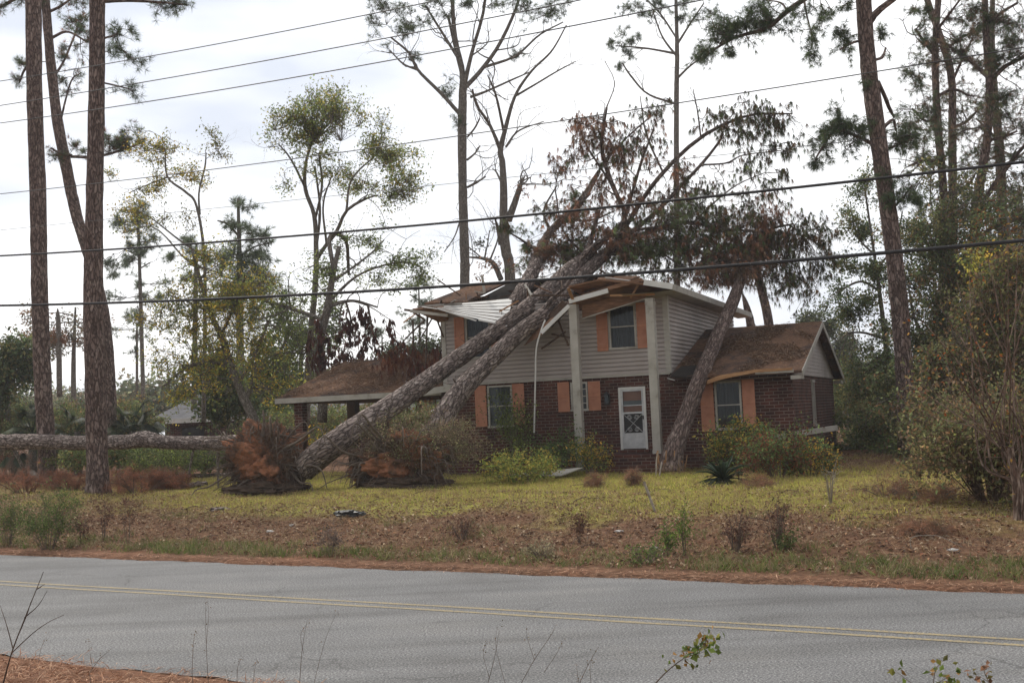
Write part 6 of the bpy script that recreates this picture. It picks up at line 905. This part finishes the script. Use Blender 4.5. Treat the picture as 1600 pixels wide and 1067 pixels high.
# ------------------------------------------------------------------ near bank: weeds poking up in front of the road
def near(x, y, s0=6.2):                # point above the near bank seen at a pixel
    d = ray(x, y); return E0 + d * (s0 / (d[0] * RN[0] + d[1] * RN[1]))
def twigplant(name, label, lines, s0, w, mat='twig', lv=None, cat='weed', root=None):
    e = empty(name); P, R = [], []
    for ln in lines:
        q = A([near(x, y, s0 + .04 * i) for i, (x, y) in enumerate(ln)]); P.append(spline(q, 12)); R.append(np.linspace(w, w * .35, 12) * (1 if ln is lines[0] else .7))
    b0 = P[0][0]; g_ = b0.copy(); g_[2] = float(gz(b0[0], b0[1])) - .02; P.insert(0, spline(A([g_, (g_ + b0) / 2 + A([.01, 0, 0]), b0]), 12)); R.insert(0, np.full(12, w))
    p, _, b = tubes(A(P), A(R), 5); mesh('stem', [p], mat, e, smooth=True)
    if lv:
        n, L_, col, sc = lv; q = np.concatenate([s[3:] for s in P[1:]]); q = q[rng.integers(0, len(q), n)]; f, c_ = leaves(q, 1, L_, col, sc, .25, 0, .7); mesh('leaves', [f], 'leaf', e, tint=[c_])
    recentre(e, g_); return tag(e, label, cat)
twigplant('bare_twig', 'dark bare forked twig standing in the lower left corner', [[(5, 1067), (18, 1020), (35, 975), (55, 925), (68, 893)], [(18, 1020), (50, 990), (75, 972), (100, 960)], [(20, 1012), (10, 975), (0, 945)], [(38, 965), (60, 945), (74, 922)], [(58, 920), (70, 912)], [(25, 1000), (42, 960), (48, 940)]], 5.6, .0065, 'darkwood')
LV = ((.12, .17, .04), (.20, .20, .05), (.09, .13, .035), (.26, .15, .05))
twigplant('leafy_twig', 'green leafy twig arching up from the bottom edge right of centre', [[(1005, 1090), (1035, 1055), (1065, 1030), (1095, 1012), (1118, 1000)], [(1070, 1027), (1085, 1022), (1100, 1018)], [(1100, 1010), (1104, 998), (1106, 990)]], 5.2, .004, 'twig', (95, .038, LV, .022))
twigplant('leafy_twig', 'small leafy twig tips at the bottom edge near the right corner', [[(1455, 1100), (1458, 1070), (1462, 1045), (1470, 1036)], [(1455, 1100), (1430, 1072), (1405, 1052), (1398, 1045)], [(1458, 1070), (1480, 1058), (1488, 1055)]], 5.2, .003, 'twig', (50, .036, LV, .022))
twigplant('leafy_twig', 'reddish leafed twig tip at the bottom edge right of the green tips', [[(1560, 1100), (1545, 1065), (1538, 1048), (1548, 1042)], [(1545, 1065), (1530, 1055)]], 5.2, .003, 'twig', (22, .03, ((.22, .12, .07), (.16, .14, .05)), .02))
WD = ((.20, .14, .09), (.14, .11, .06))
for i, (lab, ls) in enumerate((('thin dry stem rising highest over the road left of centre', [[(325, 1060), (322, 1000), (321, 940)], [(322, 1010), (326, 960), (324, 938)]]), ('thin dry stem left of the highest one', [[(300, 1050), (302, 1010), (305, 985)]]), ('pair of dry stems with seed heads over the near lane', [[(468, 1070), (472, 1015), (480, 968)], [(474, 1020), (470, 990), (482, 972)], [(490, 1070), (505, 1010), (522, 965), (530, 955)]]),
    ('dry twig sprig low at the left of the near lane', [[(140, 1050), (155, 1030), (175, 1012)], [(145, 1045), (140, 1015), (138, 995)], [(60, 1035), (65, 1010), (78, 985)]]), ('low dry stems at the bottom left of centre', [[(370, 1070), (372, 1040), (380, 1025)], [(395, 1070), (398, 1045), (402, 1030)], [(360, 1070), (352, 1045)]]), ('reddish dry stems at the bottom centre', [[(760, 1075), (772, 1030), (780, 985)], [(765, 1060), (755, 1020), (762, 1000)], [(790, 1070), (775, 1010), (778, 975)]]),
    ('tall dry stems right of the bottom centre', [[(810, 1075), (835, 1030), (862, 990), (868, 975)], [(835, 1030), (825, 1000), (822, 980)], [(850, 1050), (870, 1020), (880, 1000)]]), ('fine dry stems left of the green leafy twig', [[(900, 1080), (918, 1040), (935, 1010)], [(905, 1070), (900, 1035)], [(925, 1080), (922, 1045), (926, 1022)]]))):
    twigplant('dry_stem', lab, ls, 5.8, .0024, 'twig', (26, .012, WD, .012))

# ------------------------------------------------------------------ thin autumn haze
hz = mesh('haze', [box(-340, 340, -160, 470, -1.2, 60)], 'dark_inside'); hm = bpy.data.materials.new('haze'); hm.use_nodes = True; t = hm.node_tree; t.nodes.clear(); o_ = N(t, 'ShaderNodeOutputMaterial'); pv = N(t, 'ShaderNodeVolumePrincipled')
pv.inputs['Color'].default_value = (.93, .95, 1, 1); pv.inputs['Density'].default_value = .00055; t.links.new(pv.outputs[0], o_.inputs['Volume']); hz.data.materials.clear(); hz.data.materials.append(hm); tag(hz, kind='stuff')
S.cycles.volume_bounces = 1
